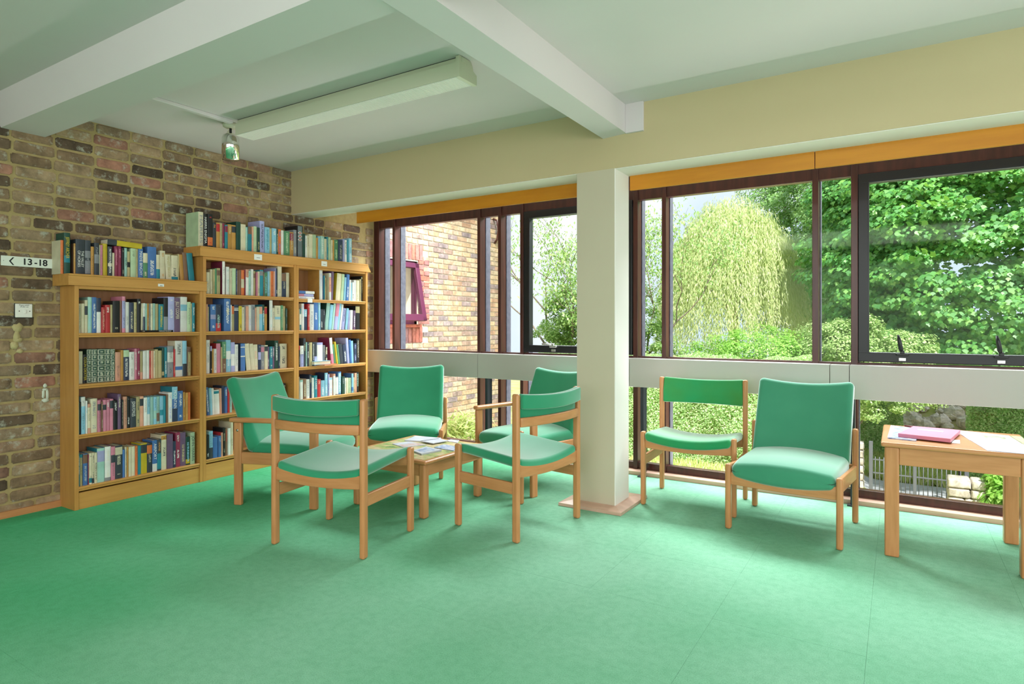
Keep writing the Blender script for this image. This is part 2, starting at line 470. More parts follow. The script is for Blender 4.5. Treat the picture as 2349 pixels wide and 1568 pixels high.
for k in range(33):
    z = .0425 + .075 * k
    y = -.700 + (.1125 if k % 2 else 0) + random.uniform(-.012, .012)
    while y < 4.56:
        half = random.random() < .08
        L = .1 if half else .211
        c = y + L / 2
        y += L + .0140
        if c + L / 2 > 4.545:
            rest = 4.545 - (c - L / 2)
            if rest < .06: break
            half, L = True, .1025
            c = 4.545 - L / 2
        if (1.83 < c - L / 2 and c + L / 2 < 4.2) and z < (1.38 if c < 2.6 else 1.62): continue
        if c - L / 2 > 3.6 and z > 2.14: continue
        if 1.50 < c < 1.70 and z > 2.33: continue
        spots.append((c, z, half))
spots.sort(key=lambda s: (s[0] ** 2 + (s[1] - 1.15) ** 2) - (30 if s[0] > 1.42 else 0))
rest = MB()
for n, (c, z, half) in enumerate(spots):
    dx = random.uniform(-.002, .0025)
    k = random.randrange(3 if half else 6)
    if n < 300:
        o = obj('brick', (me_half if half else me_full)[k], wall, (-4.494 + dx, c, z + random.uniform(-.0015, .0015)))
        o.rotation_euler = (random.uniform(-.008, .008), 0, PI * 0)
    else:
        src = (bm_half if half else bm_full)[k]
        rest.add([(p[0] - 4.494 + dx, p[1] + c, p[2] + z) for p in src.v], src.f)
if rest.v: tag(rest.build('brick', M['brick'], wall), None, None, None, 'stuff')
# smears of mortar and a patch of pale paint
def splash(name, m, blobs, parent, x=-4.4845):
    mb = MB()
    for (cy, cz, ry, rz, s) in blobs:
        rr = random.Random(s); n = 14
        ring = [(cy + math.cos(2 * PI * i / n) * ry * rr.uniform(.7, 1.15), cz + math.sin(2 * PI * i / n) * rz * rr.uniform(.7, 1.15)) for i in range(n)]
        vs = [(x + .002, cy, cz)] + [(x + .001, p, q) for p, q in ring] + [(x - .008, p, q) for p, q in ring]
        mb.add(vs, [(0, 1 + i, 1 + (i + 1) % n) for i in range(n)] + [(1 + i, 1 + n + i, 1 + n + (i + 1) % n, 1 + (i + 1) % n) for i in range(n)], 0, True)
    return mb.build(name, m, parent)
splash('mortar_smear', M['patch'], [(1.575, 1.125, .03, .03, 1), (1.57, 1.075, .017, .04, 2), (1.56, 1.02, .022, .028, 3), (1.585, .985, .02, .014, 4), (1.575, 1.05, .026, .016, 5)], wall)
splash('paint_patch', M['limewash'], [(1.715, .765, .011, .014, 6), (1.706, .715, .009, .036, 7), (1.727, .71, .010, .042, 8), (1.718, .675, .020, .013, 9), (1.715, .742, .014, .008, 10)], wall)
structure('baseboard_left', MB().box((-4.494, .4, 0), (-4.468, 1.84, .04)), M['wood_y'])

# lintel, column, beams, plinth
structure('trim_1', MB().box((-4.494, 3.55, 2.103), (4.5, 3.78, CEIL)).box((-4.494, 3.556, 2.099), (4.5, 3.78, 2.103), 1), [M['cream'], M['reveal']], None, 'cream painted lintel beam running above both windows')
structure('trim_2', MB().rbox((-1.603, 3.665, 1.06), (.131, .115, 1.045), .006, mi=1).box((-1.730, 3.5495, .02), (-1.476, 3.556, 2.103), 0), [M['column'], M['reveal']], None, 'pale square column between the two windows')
structure('trim_3', MB().prism([(1.44, CEIL), (1.492, 2.305), (1.715, 2.305), (1.74, CEIL)], -4.494, 4.5, 0), M['white'], None, 'white ceiling beam nearest the camera running parallel to the windows')
structure('trim_4', MB().prism([(-1.40, CEIL), (-1.40, 2.305), (-1.552, 2.295), (-1.562, CEIL)], 1.60, 3.55, 1), M['white'], None, 'white ceiling beam running into the lintel above the column')
structure('trim_5', MB().rbox((-1.344, 3.541, 2.388), (.056, .010, .088), .002), M['white'], None, 'small white plate beside the beam end on the lintel')
structure('trim_6', MB().box((-1.825, 3.475, 0), (-1.405, 3.93, .018)).add([(-1.825, 3.475, .018), (-1.405, 3.475, .018), (-1.405, 3.93, .018), (-1.825, 3.93, .018), (-1.75, 3.54, .033), (-1.46, 3.54, .033), (-1.46, 3.80, .033), (-1.75, 3.80, .033)], [(0, 1, 5, 4), (1, 2, 6, 5), (2, 3, 7, 6), (3, 0, 4, 7), (4, 5, 6, 7)]), M['plinth'], None, 'pinkish wooden plinth round the foot of the column')
structure('ceiling', MB().box((-4.8, 3.78, 2.32), (4.5, 4.75, 2.40)), M['white'], None, 'lower ceiling of the window bay behind the lintel')
# pelmet boards
for k, (a, b) in enumerate(((-3.925, -1.745), (-1.465, -.392), (-.388, 2.2))):
    structure('trim_%d' % (7 + k), MB().rbox(((a + b) / 2, 3.784, 2.055), ((b - a) / 2, .009, .049), .002), M['pelmet'], None,
              ('orange wooden pelmet board above the left window', 'orange wooden pelmet board next to the column', 'orange wooden pelmet board above the opening sash')[k])
# window sill strip at the floor, and the grey panel rail across the windows
structure('trim_10', MB().rbox((-1.0, 4.535, .012), (3.49, .052, .016), .003), M['sill'], None, 'pinkish wooden sill strip along the foot of the windows')
rail = structure('trim_11', None, None, None, 'warm grey panel rail across the windows at sitting height')
for a, b in ((-4.485, -3.122), (-3.119, -1.760), (-1.757, -1.722), (-1.719, -.372), (-.369, -.262), (-.259, .95), (.953, 2.3)):
    MB().rbox(((a + b) / 2, 4.475, .7815), ((b - a) / 2, .052, .1065 + (.0 if b - a > .2 else -.001)), .002).build('panel', M['panel'], rail)

# windows: mullions with weathered outer fins, rails, opening sashes, panes
def win(name, xs, x0, x1, sash, label):
    w = structure(name, None, None, None, label)
    for a, b in xs:
        MB().rbox(((a + b) / 2, 4.60, 1.15), ((b - a) / 2, .042, 1.13), .003).build('mullion', M['mahogany'], w)
        f = MB().box((a - .004, 4.642, .03), (b + .006, 4.712, 2.28)).build('fin', M['fin'], w)
    MB().rbox(((x0 + x1) / 2, 4.602, 2.20), ((x1 - x0) / 2, .030, .095), .003).build('head_rail', M['mahogany'], w)
    MB().rbox(((x0 + x1) / 2, 4.602, .86), ((x1 - x0) / 2, .030, .038), .003).build('middle_rail', M['mahogany'], w)
    MB().rbox(((x0 + x1) / 2, 4.602, .052), ((x1 - x0) / 2, .030, .026), .003).build('bottom_rail', M['mahogany'], w)
    edges = sorted(xs)
    cells = [(edges[i][1], edges[i + 1][0]) for i in range(len(edges) - 1)] + ([(edges[-1][1], x1)] if x1 - edges[-1][1] > .05 else [])
    for a, b in cells:
        MB().box((a, 4.613, .075), (b, 4.617, .83)).build('pane', M['glass'], w)
        if any(abs(a - s[0]) < .02 for s in sash): continue
        MB().box((a, 4.613, .895), (b, 4.617, 2.11)).build('pane', M['glass'], w)
    for (a, b, handles) in sash:
        z0, z1, t = .905, 2.112, .062
        s = MB().rbox(((a + b) / 2, 4.592, z0 + t / 2), ((b - a) / 2, .032, t / 2), .006).rbox(((a + b) / 2, 4.592, z1 - t / 2), ((b - a) / 2, .032, t / 2), .006)
        s.rbox((a + t / 2, 4.592, (z0 + z1) / 2), (t / 2, .0315, (z1 - z0) / 2), .006).rbox((b - t / 2, 4.592, (z0 + z1) / 2), (t / 2, .0315, (z1 - z0) / 2), .006)
        so = s.build('sash', M['black'], w)
        MB().box((a + t, 4.60, z0 + t), (b - t, 4.604, z1 - t)).build('sash_pane', M['glass'], so)
        for (hx, up) in handles:
            h = MB().rbox((hx, 4.548, .958), (.034, .012, .009), .005).rbox((hx, 4.545, .972), (.012, .012, .012), .005)
            if up: h.tube([(hx - .004, 4.54, .978), (hx - .008, 4.535, .995), (hx - .016, 4.532, 1.045), (hx - .022, 4.532, 1.08)], [.008, .013, .011, .006], 8)
            else: h.tube([(hx - .01, 4.54, .975), (hx - .05, 4.535, .978), (hx - .10, 4.533, .98)], [.007, .010, .005], 8)
            h.build('handle', M['black'] if up else M['steel'], so)
            MB().rbox((hx, 4.553, .927), (.019, .006, .010), .002).build('keeper', M['steel'], so)
    return w
win('window_1', [(-4.50, -4.425), (-4.245, -4.213), (-3.218, -3.186), (-2.995, -2.963), (-2.767, -2.735)], -4.50, -1.742, [(-2.735, -1.75, [(-2.437, False)])], 'left window with mahogany mullions and one black opening sash')
win('window_2', [(-1.742, -1.705), (-1.515, -1.482), (-.487, -.449), (-.259, -.220), (.765, .80), (.99, 1.03)], -1.742, 2.3, [(-.220, .765, [(.022, True), (.508, True)])], 'right window with mahogany mullions and one wide black opening sash')
structure('wall_window', MB().box((2.3, 4.45, -.3), (4.6, 4.75, CEIL)).box((-4.8, 4.56, 2.29), (4.6, 4.75, 2.9)).box((-4.8, 4.52, -2.6), (4.6, 4.75, .026)), M['yellow_brick'])
# black posts that carry the rail
for px_, lab in ((-3.040, 'blue-black steel post under the rail behind the empty armless easy chair'), (-1.628, 'blue-black steel post under the rail just right of the column'), (-.243, 'blue-black steel post under the rail beside the large table'), (1.2, 'blue-black steel post under the rail beyond the large table')):
    p = MB().rbox((0, .035, .338), (.0125, .036, .337), .002).rbox((0, .0, .004), (.03, .02, .004), .001).build('rail_post', M['post'])
    p.location = (px_, 4.445, 0)
    tag(p, lab, 'post', 'posts under the rail')

# ------------------------------------------------------------------ on the brick wall and the ceiling
t = thing('direction_sign', 'long white sign with a left arrow and black numbers on the brick wall', 'sign', (-4.482, 1.49, 1.493))
MB().rbox((.003, .155, .0295), (.003, .155, .0295), .001).build('sign_plate', M['sign'], t)
for body, yy, ww in (('13', .112, .042), ('-', .166, .014), ('18', .192, .042)):
    text_mesh(body, .052, M['ink'], 'lettering', t, Matrix.Translation((.0062, yy, .029)) @ WALLX, ww, bold=.0014)
MB().prism([(.038, .029), (.056, .052), (.064, .052), (.047, .029), (.064, .006), (.056, .006)], .006, .0068, 0).build('arrow', M['ink'], t)
for yy in (.012, .298): MB().tube([(.006, yy, .03), (.0075, yy, .03)], .0025, 8).build('screw', M['steel'], t)
t = thing('light_switch', 'white single light switch on the brick wall below the sign', 'switch', (-4.482, 1.602, 1.228))
MB().rbox((.004, 0, 0), (.005, .043, .041), .003).build('switch_plate', M['plastic'], t)
MB().rbox((.011, .004, -.006), (.004, .006, .012), .002).build('rocker', M['plastic'], t)
for yy in (-.024, .029): MB().tube([(.008, yy, -.003), (.0098, yy, -.003)], .003, 8).build('screw', M['ink'], t)
text_mesh('Please switch', .010, M['ink'], 'lettering', t, Matrix.Translation((.0093, -.024, .033)) @ WALLX, .05)
text_mesh('off after use', .010, M['ink'], 'lettering', t, Matrix.Translation((.0093, -.02, .023)) @ WALLX, .042)
MB().box((-.004, -.046, -.045), (-.001, .047, .043)).build('back_box', M['ink'], t)

t = thing('ceiling_light', 'long white fluorescent ceiling light with a ribbed diffuser, unlit', 'light', (-3.645, 2.45, 0))
MB().prism([(.012, 2.471), (.012, 2.447), (.06, 2.447), (.06, 2.471)], 0, 1.815, 0).build('spine', M['offwhite'], t)
MB().box((.0, .014, 2.471), (1.81, .058, 2.475)).build('shadow_strip', M['ink'], t)  # black strip put in for the shade between tray and ceiling
MB().prism([(.0, 2.447), (.0, 2.374), (.135, 2.374), (.135, 2.415), (.105, 2.43), (.1, 2.447)], -.005, 1.79, 0).build('body', M['offwhite'], t)
d = MB()
d.box((-.004, .003, 2.3715), (1.79, .132, 2.3735))
for k in range(150): d.box((.012 * k, .005, 2.3698), (.012 * k + .006, .130, 2.3716))
d.build('diffuser', M['plastic'], t)
MB().prism([(-.006, 2.473), (-.006, 2.368), (.142, 2.368), (.142, 2.418), (.112, 2.432), (.105, 2.455), (.09, 2.473)], 1.79, 1.812, 0).build('end_cap', M['offwhite'], t)
t = thing('ceiling_spotlight', 'chrome cylinder spotlight hanging from the ceiling beside the long light', 'light', (-3.76, 2.49, 0))
MB().tube([(0, 0, 2.474), (0, 0, 2.455), (0, 0, 2.445)], [.05, .048, .03], 20).build('ceiling_rose', M['offwhite'], t)
MB().tube([(0, 0, 2.447), (-.012, 0, 2.435), (-.03, 0, 2.43), (-.034, 0, 2.415), (-.02, 0, 2.405)], .004, 6).build('cable_loop', M['offwhite'], t)
MB().tube([(0, 0, 2.446), (0, 0, 2.405)], .008, 8).build('stem', M['ink'], t)
MB().tube([(0, 0, 2.412), (0, 0, 2.408), (0, 0, 2.398), (0, 0, 2.38), (0, 0, 2.238), (0, 0, 2.236), (0, 0, 2.243)], [.006, .03, .046, .054, .054, .050, .048], 28, cap=False).build('can', M['chrome'], t)
MB().tube([(0, 0, 2.242), (0, 0, 2.246)], .049, 24).build('lens', M['plastic'], t)
o = MB().rbox((-3.69, 2.09, 2.464), (.018, .36, .011), .004).build('cable_trunking', M['white']); tag(o, 'white cable trunking on the ceiling leading to the chrome spotlight', 'trunking')

# ------------------------------------------------------------------ bookcases
XB, XF = -4.485, -4.29
def bookcase(name, label, y0, y1, ztop, shelves, midstile=False):
    t = thing(name, label, 'bookcase', (0, y0, 0), 0, 'bookcases along the brick wall')
    w = y1 - y0
    def P(name, a, b, m, r=.0015): 
        c = [(p + q) / 2 for p, q in zip(a, b)]; h = [abs(q - p) / 2 for p, q in zip(a, b)]
        return MB().rbox(c, h, r, arc=1).build(name, m, t)
    for yy in (0, w - .024):
        P('side_panel', (XB, yy, 0), (XF, yy + .024, ztop), M['case'])
    P('back_panel', (XB, .024, .02), (XB + .010, w - .024, ztop), M['case_back'], .0005)
    P('plinth', (XF - .03, .024, 0), (XF - .006, w - .024, shelves[-1] - .036), M['case_y'])
    P('top_panel', (XB, .024, ztop - .02), (XF - .004, w - .024, ztop), M['case_y'])
    for z in shelves:
        s = P('shelf', (XB + .010, .024, z - .020), (XF - .008, w - .024, z), M['case_y'])
        MB().rbox((XF - .006, w / 2, z - .007), (.006, w / 2 - .024, .007), .004, arc=2).rbox((XF - .008, w / 2, z - .021), (.004, w / 2 - .024, .006), .0025, arc=1).build('edge_lipping', M['case_y'], s)
    # rows of pin holes inside the right side panel
    mb = MB()
    z = .22
    while z < ztop - .08:
        for xx in (XF - .035,): mb.box((xx - .002, w - .0245, z - .002), (xx + .002, w - .0238, z + .002))
        z += .025
    tag(mb.build('pin_holes', M['ink'], t), None, None, None, 'stuff')
    return t
low = bookcase('bookcase', 'low wooden bookcase at the left end of the brick wall', 1.795, 2.622, 1.385, (1.091, .773, .463, .139))
mid_ = bookcase('bookcase', 'middle tall wooden bookcase beside the low one', 2.623, 3.445, 1.64, (1.369, 1.093, .780, .468, .154))
rgt = bookcase('bookcase', 'tall wooden bookcase nearest the window', 3.446, 4.268, 1.64, (1.360, 1.093, .782, .506, .154))
def cornice(name, label, y0, y1, z0, z1, cards, chamfer=0):
    t = thing(name, label, 'cornice', (0, 0, 0))
    prof = [(XB, z0), (XF + .018, z0), (XF + .018, z1 - .014), (XF + .024, z1 - .010), (XF + .024, z1 - .003), (XF + .020, z1), (XB, z1)]
    mb = MB()
    n = len(prof)
    vs = [(p[0], y0, p[1]) for p in prof] + [(p[0], y1 - chamfer * (p[1] - z0) / (z1 - z0), p[1]) for p in prof]
    mb.add(vs, [tuple(range(n)), tuple(range(2 * n - 1, n - 1, -1))] + [(i, i + n, (i + 1) % n + n, (i + 1) % n) for i in range(n)])
    mb.build('cornice', M['case_y'], t)
    for a, b, c, d in cards:
        k = MB().box((XF + .018, a, c), (XF + .0195, b, d)).build('label_card', M['card'], t)
        MB().box((XF + .0195, a + (b - a) * .3, (c + d) / 2 - .006), (XF + .0198, a + (b - a) * .75, (c + d) / 2 - .003)).build('print', M['ink'], k)
    return t
cornice('long_cornice', 'wooden cornice top of the low bookcase with one small label', 1.755, 2.640, 1.385, 1.456, [(2.290, 2.330, 1.403, 1.421)])
cornice('long_cornice', 'long wooden cornice top shared by the two tall bookcases', 2.590, 4.292, 1.640, 1.712, [(3.030, 3.100, 1.650, 1.694), (3.695, 3.757, 1.653, 1.696)], .045)
MB().box((XF, .115, 1.330), (XF + .0015, .165, 1.366)).build('label_card', M['card'], rgt)

# ------------------------------------------------------------------ books
PAL = dict(W=(.78, .78, .75), C=(.70, .64, .46), B=(.016, .016, .018), N=(.035, .05, .10), b=(.07, .18, .46), s=(.27, .55, .72), t=(.025, .25, .33), M=(.36, .60, .54),
           g=(.10, .27, .14), G=(.018, .075, .055), l=(.48, .62, .40), r=(.52, .035, .04), o=(.68, .17, .05), O=(.56, .29, .07), y=(.62, .47, .03), p=(.66, .24, .34), m=(.27, .035, .085),
           v=(.16, .095, .18), V=(.40, .41, .70), k=(.26, .27, .30), n=(.22, .12, .075), h=(.48, .41, .21), S=(.72, .36, .25), K=(.045, .055, .07))
NAMES = dict(W='white', C='cream', B='black', N='navy', b='blue', s='sky blue', t='teal', M='mint', g='green', G='dark green', l='pale green', r='red', o='orange', O='ochre', y='yellow', p='pink', m='maroon', v='plum', V='lavender', k='grey', n='brown', h='khaki', S='salmon', K='charcoal')
ROWS = {
  'LT': (-4.36, 1.456, 1.749, '''17,207,o:sC;34,255,G:TJEFFREY ARCHER|y:Bt55-72;20;12,194,O:sn;53,223,K:TTHE VALLEY OF HORSES|W;33,222,K:Lk:Bk30-50:Bk58-95;19,185,O;29,211,K:Lk:Bk35-62;7,199,C;14,201,p;29,212,y:sy;26,196,K:LW:BC55-66;14,157,C;23,202,m:Lp;22,204,m:Lp;16,195,B;20,197,M:LK;19,175,h:BB40-60;35,198,l;15,198,h;31,205,b:TMAEVE BINCHY|W;31,175,g:BC0-38:LC;60,222,b:LW;26,172,C:Bt58-100;36,203,C:LO;39,179,C:Lh:l-3;48,177,C:LK:Bt85-97;12,190,h;28,188,O:l-4;32,205,n:l-4;43,204,t:l-6'''),
  'L1': (-4.32, 1.091, 1.83, '''16,183,C;19,184,C;18,206,C:BK18-45;24,226,M:Ls;27,226,b:LW;26,222,W:BN0-40;23,163,r;30,179,r:LW;14,181,h;43,206,B:LC;13,210,n;21,237,p:BV12-88;25,201,W;29,199,N:LC;20,201,h;25,225,B:LW;15,181,C:l2;13,183,W:BN50-100;13,181,M;14,182,O;9,178,k;14,181,C;16,183,M;23,181,h;34,179,t:Ly;31,238,B:Bk55-95;45,247,V:LW;43,239,v:TJILLY COOPER|C;48,249,W:Bs22-40;27,214,l;10,204,h;22,209,t:LW'''),
  'L2': (-4.36, 0.773, 1.845, '''24,203,C;25,182,B:TCOLIN DEXTER|y;29,214,G:F;33,213,G:F;44,213,G:F;35,212,G:F;26,211,G:F;33,189,S;18,202,O;37,204,N:Bl2-24:LW;35,187,W;17,208,p:LW;19,209,m:LW;17,190,h:BS75-100;25,190,W;19,194,W;7,190,r;18,190,S;12,189,C;22,198,h;25,189,h;17,207,G:Bh80-93;20,210,t:LW;43,218,k:BW20-52;13,197,r;54,254,W:sC:Bb72-82:LK;31,253,s:BK65-100;7,211,n;26,208,h:Bn0-18'''),
  'L3': (-4.3, 0.463, 1.821, '''7,201,M;8,202,B;25,230,s:BW0-25;10,205,W:Ls;19,184,S:BC12-82;39,213,C:Lk;20,201,p:BK12-32;10,192,n;21,200,p:BK15-32;22,198,p:LW;21,201,p:BK5-30;25,189,B:LW;22,228,v:LC;12,189,B;23,208,S;21,206,B:LW;37,191,K:TJOHN FOWLES|W;23,199,h:LK;26,199,S:BK8-32;22,189,W;21,189,s:BW60-100;21,189,M;21,188,s:BM50-80;21,188,M:Bn60-90;24,188,s:Bt50-70;20,187,t;14,195,n;28,207,W:LV;39,244,s:Bb35-62:BN62-100:TMOUNTAIN|W:st;38,211,b:LW;17,200,O;17,195,O;22,195,o'''),
  'L4': (-4.315, 0.139, 1.827, '''9,206,t:LW;16,196,h:Bt0-10;28,196,b:Bn2-30;6,188,m;17,195,C:LK:Bt80-95;13,195,C:LK:BK82-98;17,193,C:LK;45,216,M:BV8-40:st;36,220,k:BW0-90;25,214,p:BK25-48;47,215,K:LC:BC5-28;16,183,b;10,197,C;10,195,O;18,195,C;23,195,C;16,194,o;23,192,t:LO;40,203,y:BK4-32;35,197,K:Bo6-35;32,212,b:TAIRPORT|W:BW75-100;28,215,K:LO:Bt45-95;38,240,C:LK:BO2-14;41,238,v;22,184,N:LW;32,242,m:LW;41,236,v:Lh;31,200,G:Ls:By80-95;33,227,l:TJOHN HARRIS|K'''),
  'TT': (-4.3, 1.712, 2.595, '''38,250,C:THARRIS|k:sl;31,241,B:THARRIS ENIGMA|W;40,244,B:Lr:Bo70-95;29,186,K:LO;29,190,O:Br5-35;21,190,h;18,190,m:Lp;24,182,t:Bm5-30;34,190,O;36,189,O:BK5-30;37,219,G;44,205,C;19,188,M;33,195,t:Bn0-30;19,198,S;30,204,l;26,199,G:Lh;44,255,V:LN;44,211,s:Lt;24,205,h;43,211,s:LW;16,207,G:LC;30,211,o:Lb;26,205,W;56,203,g:Ll;40,202,O:Bm5-35;34,225,k;57,263,B:D:sB;30,204,G:LN;20,191,W;19,193,C:Ln;39,208,C;36,209,l;24,186,O;24,202,s;41,207,M:LW;33,188,C;17,209,t;25,206,l;21,185,C;21,188,O;48,193,g:Ll;52,199,N;26,209,V;27,205,W:LN;18,207,t;38,225,s:LW'''),
  'M1': (-4.32, 1.369, 2.666, '''27,160,C;6;21,183,C:Lh;14,184,h;16,192,g;28,196,h:Bn8-28;17;23,250,W:sm;9;28,212,W:LM;19,202,C;33,205,l:Ll;10,200,N:LV;16,192,n;21,195,n;28,196,o:BC35-70;7,200,m;26,204,S:BW30-100;22,195,M;21,209,W;22,197,h:Bn10-28;6;12,187,p;18,196,C:LK;32,210,t:Bk5-22;11,195,n;30,192,g:Ls;19,203,s;9,204,C;28,207,o:sC;14,208,S;8,236,V;17,232,N:LW;40,250,C:sC;42,198,N:Bn2-33;33,205,C'''),
  'M2': (-4.32, 1.093, 2.664, '''15,200,S;8,181,h;13;42,199,b:LW:BV38-55;44,200,N:LM:Br70-100;24;53,246,b:E:LW;10,200,W;22,191,h:Bo0-32;38,202,N:BW12-15:BW18-22;26,192,y:LK;22,185,C;11,194,k;24,192,S;24,202,W:LV;35,206,k:LK;11,181,S;26,191,C;27,192,s:BS0-30;21,209,t:BG0-35:LW;24,193,O:Br5-30;22;31,246,W:sB:LM;21,185,C:Lk;56,204,C:Bs45-55;23,208,g;23,202,h;17,184,G:Lk'''),
  'M3': (-4.35, 0.78, 2.687, '''29,248,W;14,202,B:BV0-18:LW;14,179,O;22,181,W;36,220,p:sr;11,192,h;32,232,g:Bn55-100;41,245,s:LW:BW35-60;33,226,V:BW40-80;28,208,W;22;41,214,b:BW12-15:BW45-49:sN;41,212,C:l-5:sG;33,209,C:l-4;39,202,C:l-2:LS;27,201,N:LW:BV30-60;31,196,k:Bp8-28;31,195,C:BK5-25;18,181,v:LW;28,182,t:LW;20,181,v:LW;36,229,G:LW:sG;17,181,N:LM;70,202,C:LK'''),
  'M4': (-4.35, 0.468, 2.682, '''23,209,b:LW:l-4;23,203,s:l-3;19,199,W:l-2;42,182,W:Bt4-15:l-2;22,191,S:l-1;21,209,N;24,198,b:LW;17,188,r;23,200,M;409;31,184,C;29,184,G;23,182,B:LC'''),
  'M5': (-4.3, 0.154, 2.652, '''24,178,B:LW;32,202,s:BK60-100;38,153,b;23,158,b;16,179,S:sr;19,212,B;22,206,n:Lr;24,203,W;20,247,C'''),
  'R1': (-4.32, 1.36, 3.718, '''36,263,W:LV:sO;10;13,216,t:sb;10,198,h;35;27,242,W:sC:BS15-70;27,258,v:l3;37;53,246,C:l5:sy;34,244,l:l5:sy;27,216,s:l4;33,245,b:LW:l4;25,196,W:l2;16,171,s;23,175,W:LK;26,197,W;42,197,C;24,210,h;15,241,B:Lh:Bh5-12'''),
  'R2': (-4.32, 1.093, 3.499, '''8,182,C;16,185,t:BW25-75;28,228,W:LV;35,180,N:Bs0-35:LW;21,227,r;46,226,W:Lk;48,244,b:LW;26,242,s:LW;27,184,K:LW;23,184,K:Lk;12;40,245,M:l7:sG;36,226,s:l7;26,238,M:l7:sG;41,242,p:BV50-100:l8;26,240,s:l8;23,234,W:l8;38,198,V:LN:l7;31,198,s:l6:sN;23,181,V:l3;35,182,W:l2;32,179,v:LW:l1;54,224,B:Bh3-30'''),
  'R3': (-4.305, 0.782, 3.485, '''11,180,r:BB20-100;37,179,W:BV40-100;24,243,K:Lh;11,209,M:LB;22,208,K:LW;33,205,h;22,207,K:LW;31,206,V:BK0-60:LW;64,202,V:BW10-100;20,178,k;13,176,B;17,159,C:BK40-60;36;33,241,W:Bp60-100:l-6:sm;21,181,g:l-8;23,204,y:l-8;27,179,g:l-8;45,180,K:l-7:sG;43,177,N:LW:l-6;32,235,V:l-5;25,218,b:l-4;30,207,s:l-3;34,184,N:LV;37,227,B'''),
  'R4': (-4.31, 0.506, 3.489, '''7,192,W;32,163,M:BW10-100;35,171,C:Bn0-100:LC;36,165,W;26,202,N:Lh;24,173,W;34,190,t:TLE CARRE|W;39,156,r:LS;45,142,s:LW;35,207,s:LW:sN;16,192,V:LN;41,161,W:Bs2-12:LV;28,191,S:BW10-100;37,164,k:BW5-95;37,206,b:Bs5-95:LW:sb;37,161,G:Lk;16,142,W:LN;27,144,C;39,141,l;25,180,s:sb:Bb70-90;14,142,C;28,182,S;31,188,B:LM'''),
}
SHELF = {'LT': 'on top of the low bookcase', 'L1': 'top shelf of the low bookcase', 'L2': 'second shelf of the low bookcase', 'L3': 'third shelf of the low bookcase', 'L4': 'bottom shelf of the low bookcase',
         'TT': 'on top of the tall bookcases', 'M1': 'top shelf of the middle bookcase', 'M2': 'second shelf of the middle bookcase', 'M3': 'third shelf of the middle bookcase', 'M4': 'fourth shelf of the middle bookcase', 'M5': 'bottom shelf of the middle bookcase',
         'R1': 'top shelf of the window-end bookcase', 'R2': 'second shelf of the window-end bookcase', 'R3': 'third shelf of the window-end bookcase', 'R4': 'fourth shelf of the window-end bookcase'}
ORD = 'first second third fourth fifth sixth seventh eighth ninth tenth eleventh twelfth thirteenth fourteenth fifteenth sixteenth seventeenth eighteenth nineteenth twentieth'.split()
ORD += ['twenty-' + o for o in ORD[:9]] + ['thirtieth'] + ['thirty-' + o for o in ORD[:9]] + ['fortieth'] + ['forty-' + o for o in ORD[:9]]
class BookMesh:
    def __init__(self): self.v = []; self.f = []; self.col = []; self.ink = []; self.uv = []
    def quad(self, ps, col, ink=(0, 0, 0, 0), uv=None):
        o = len(self.v); self.v += ps; self.f.append(tuple(range(o, o + len(ps))))
        self.col.append((*col, 1)); self.ink.append(ink); self.uv += uv or [(0, 0)] * len(ps)
    def build(self, name, parent=None, loc=None):
        me = bpy.data.meshes.new(name)
        me.from_pydata(self.v, [], self.f)
        me.materials.append(M['book'])
        for nm, data in (('col', self.col), ('ink', self.ink)):
            a = me.attributes.new(nm, 'FLOAT_COLOR', 'FACE'); a.data.foreach_set('color', np.array(data, 'f').ravel())
        u = me.uv_layers.new(name='UVMap'); u.data.foreach_set('uv', np.array(self.uv, 'f').ravel())
        me.update()
        return obj(name, me, parent, loc)
def pair(c, rr): return tuple(max(.004, v * f) for v, f in zip(PAL[c], (rr.uniform(.86, 1.12),) * 3))
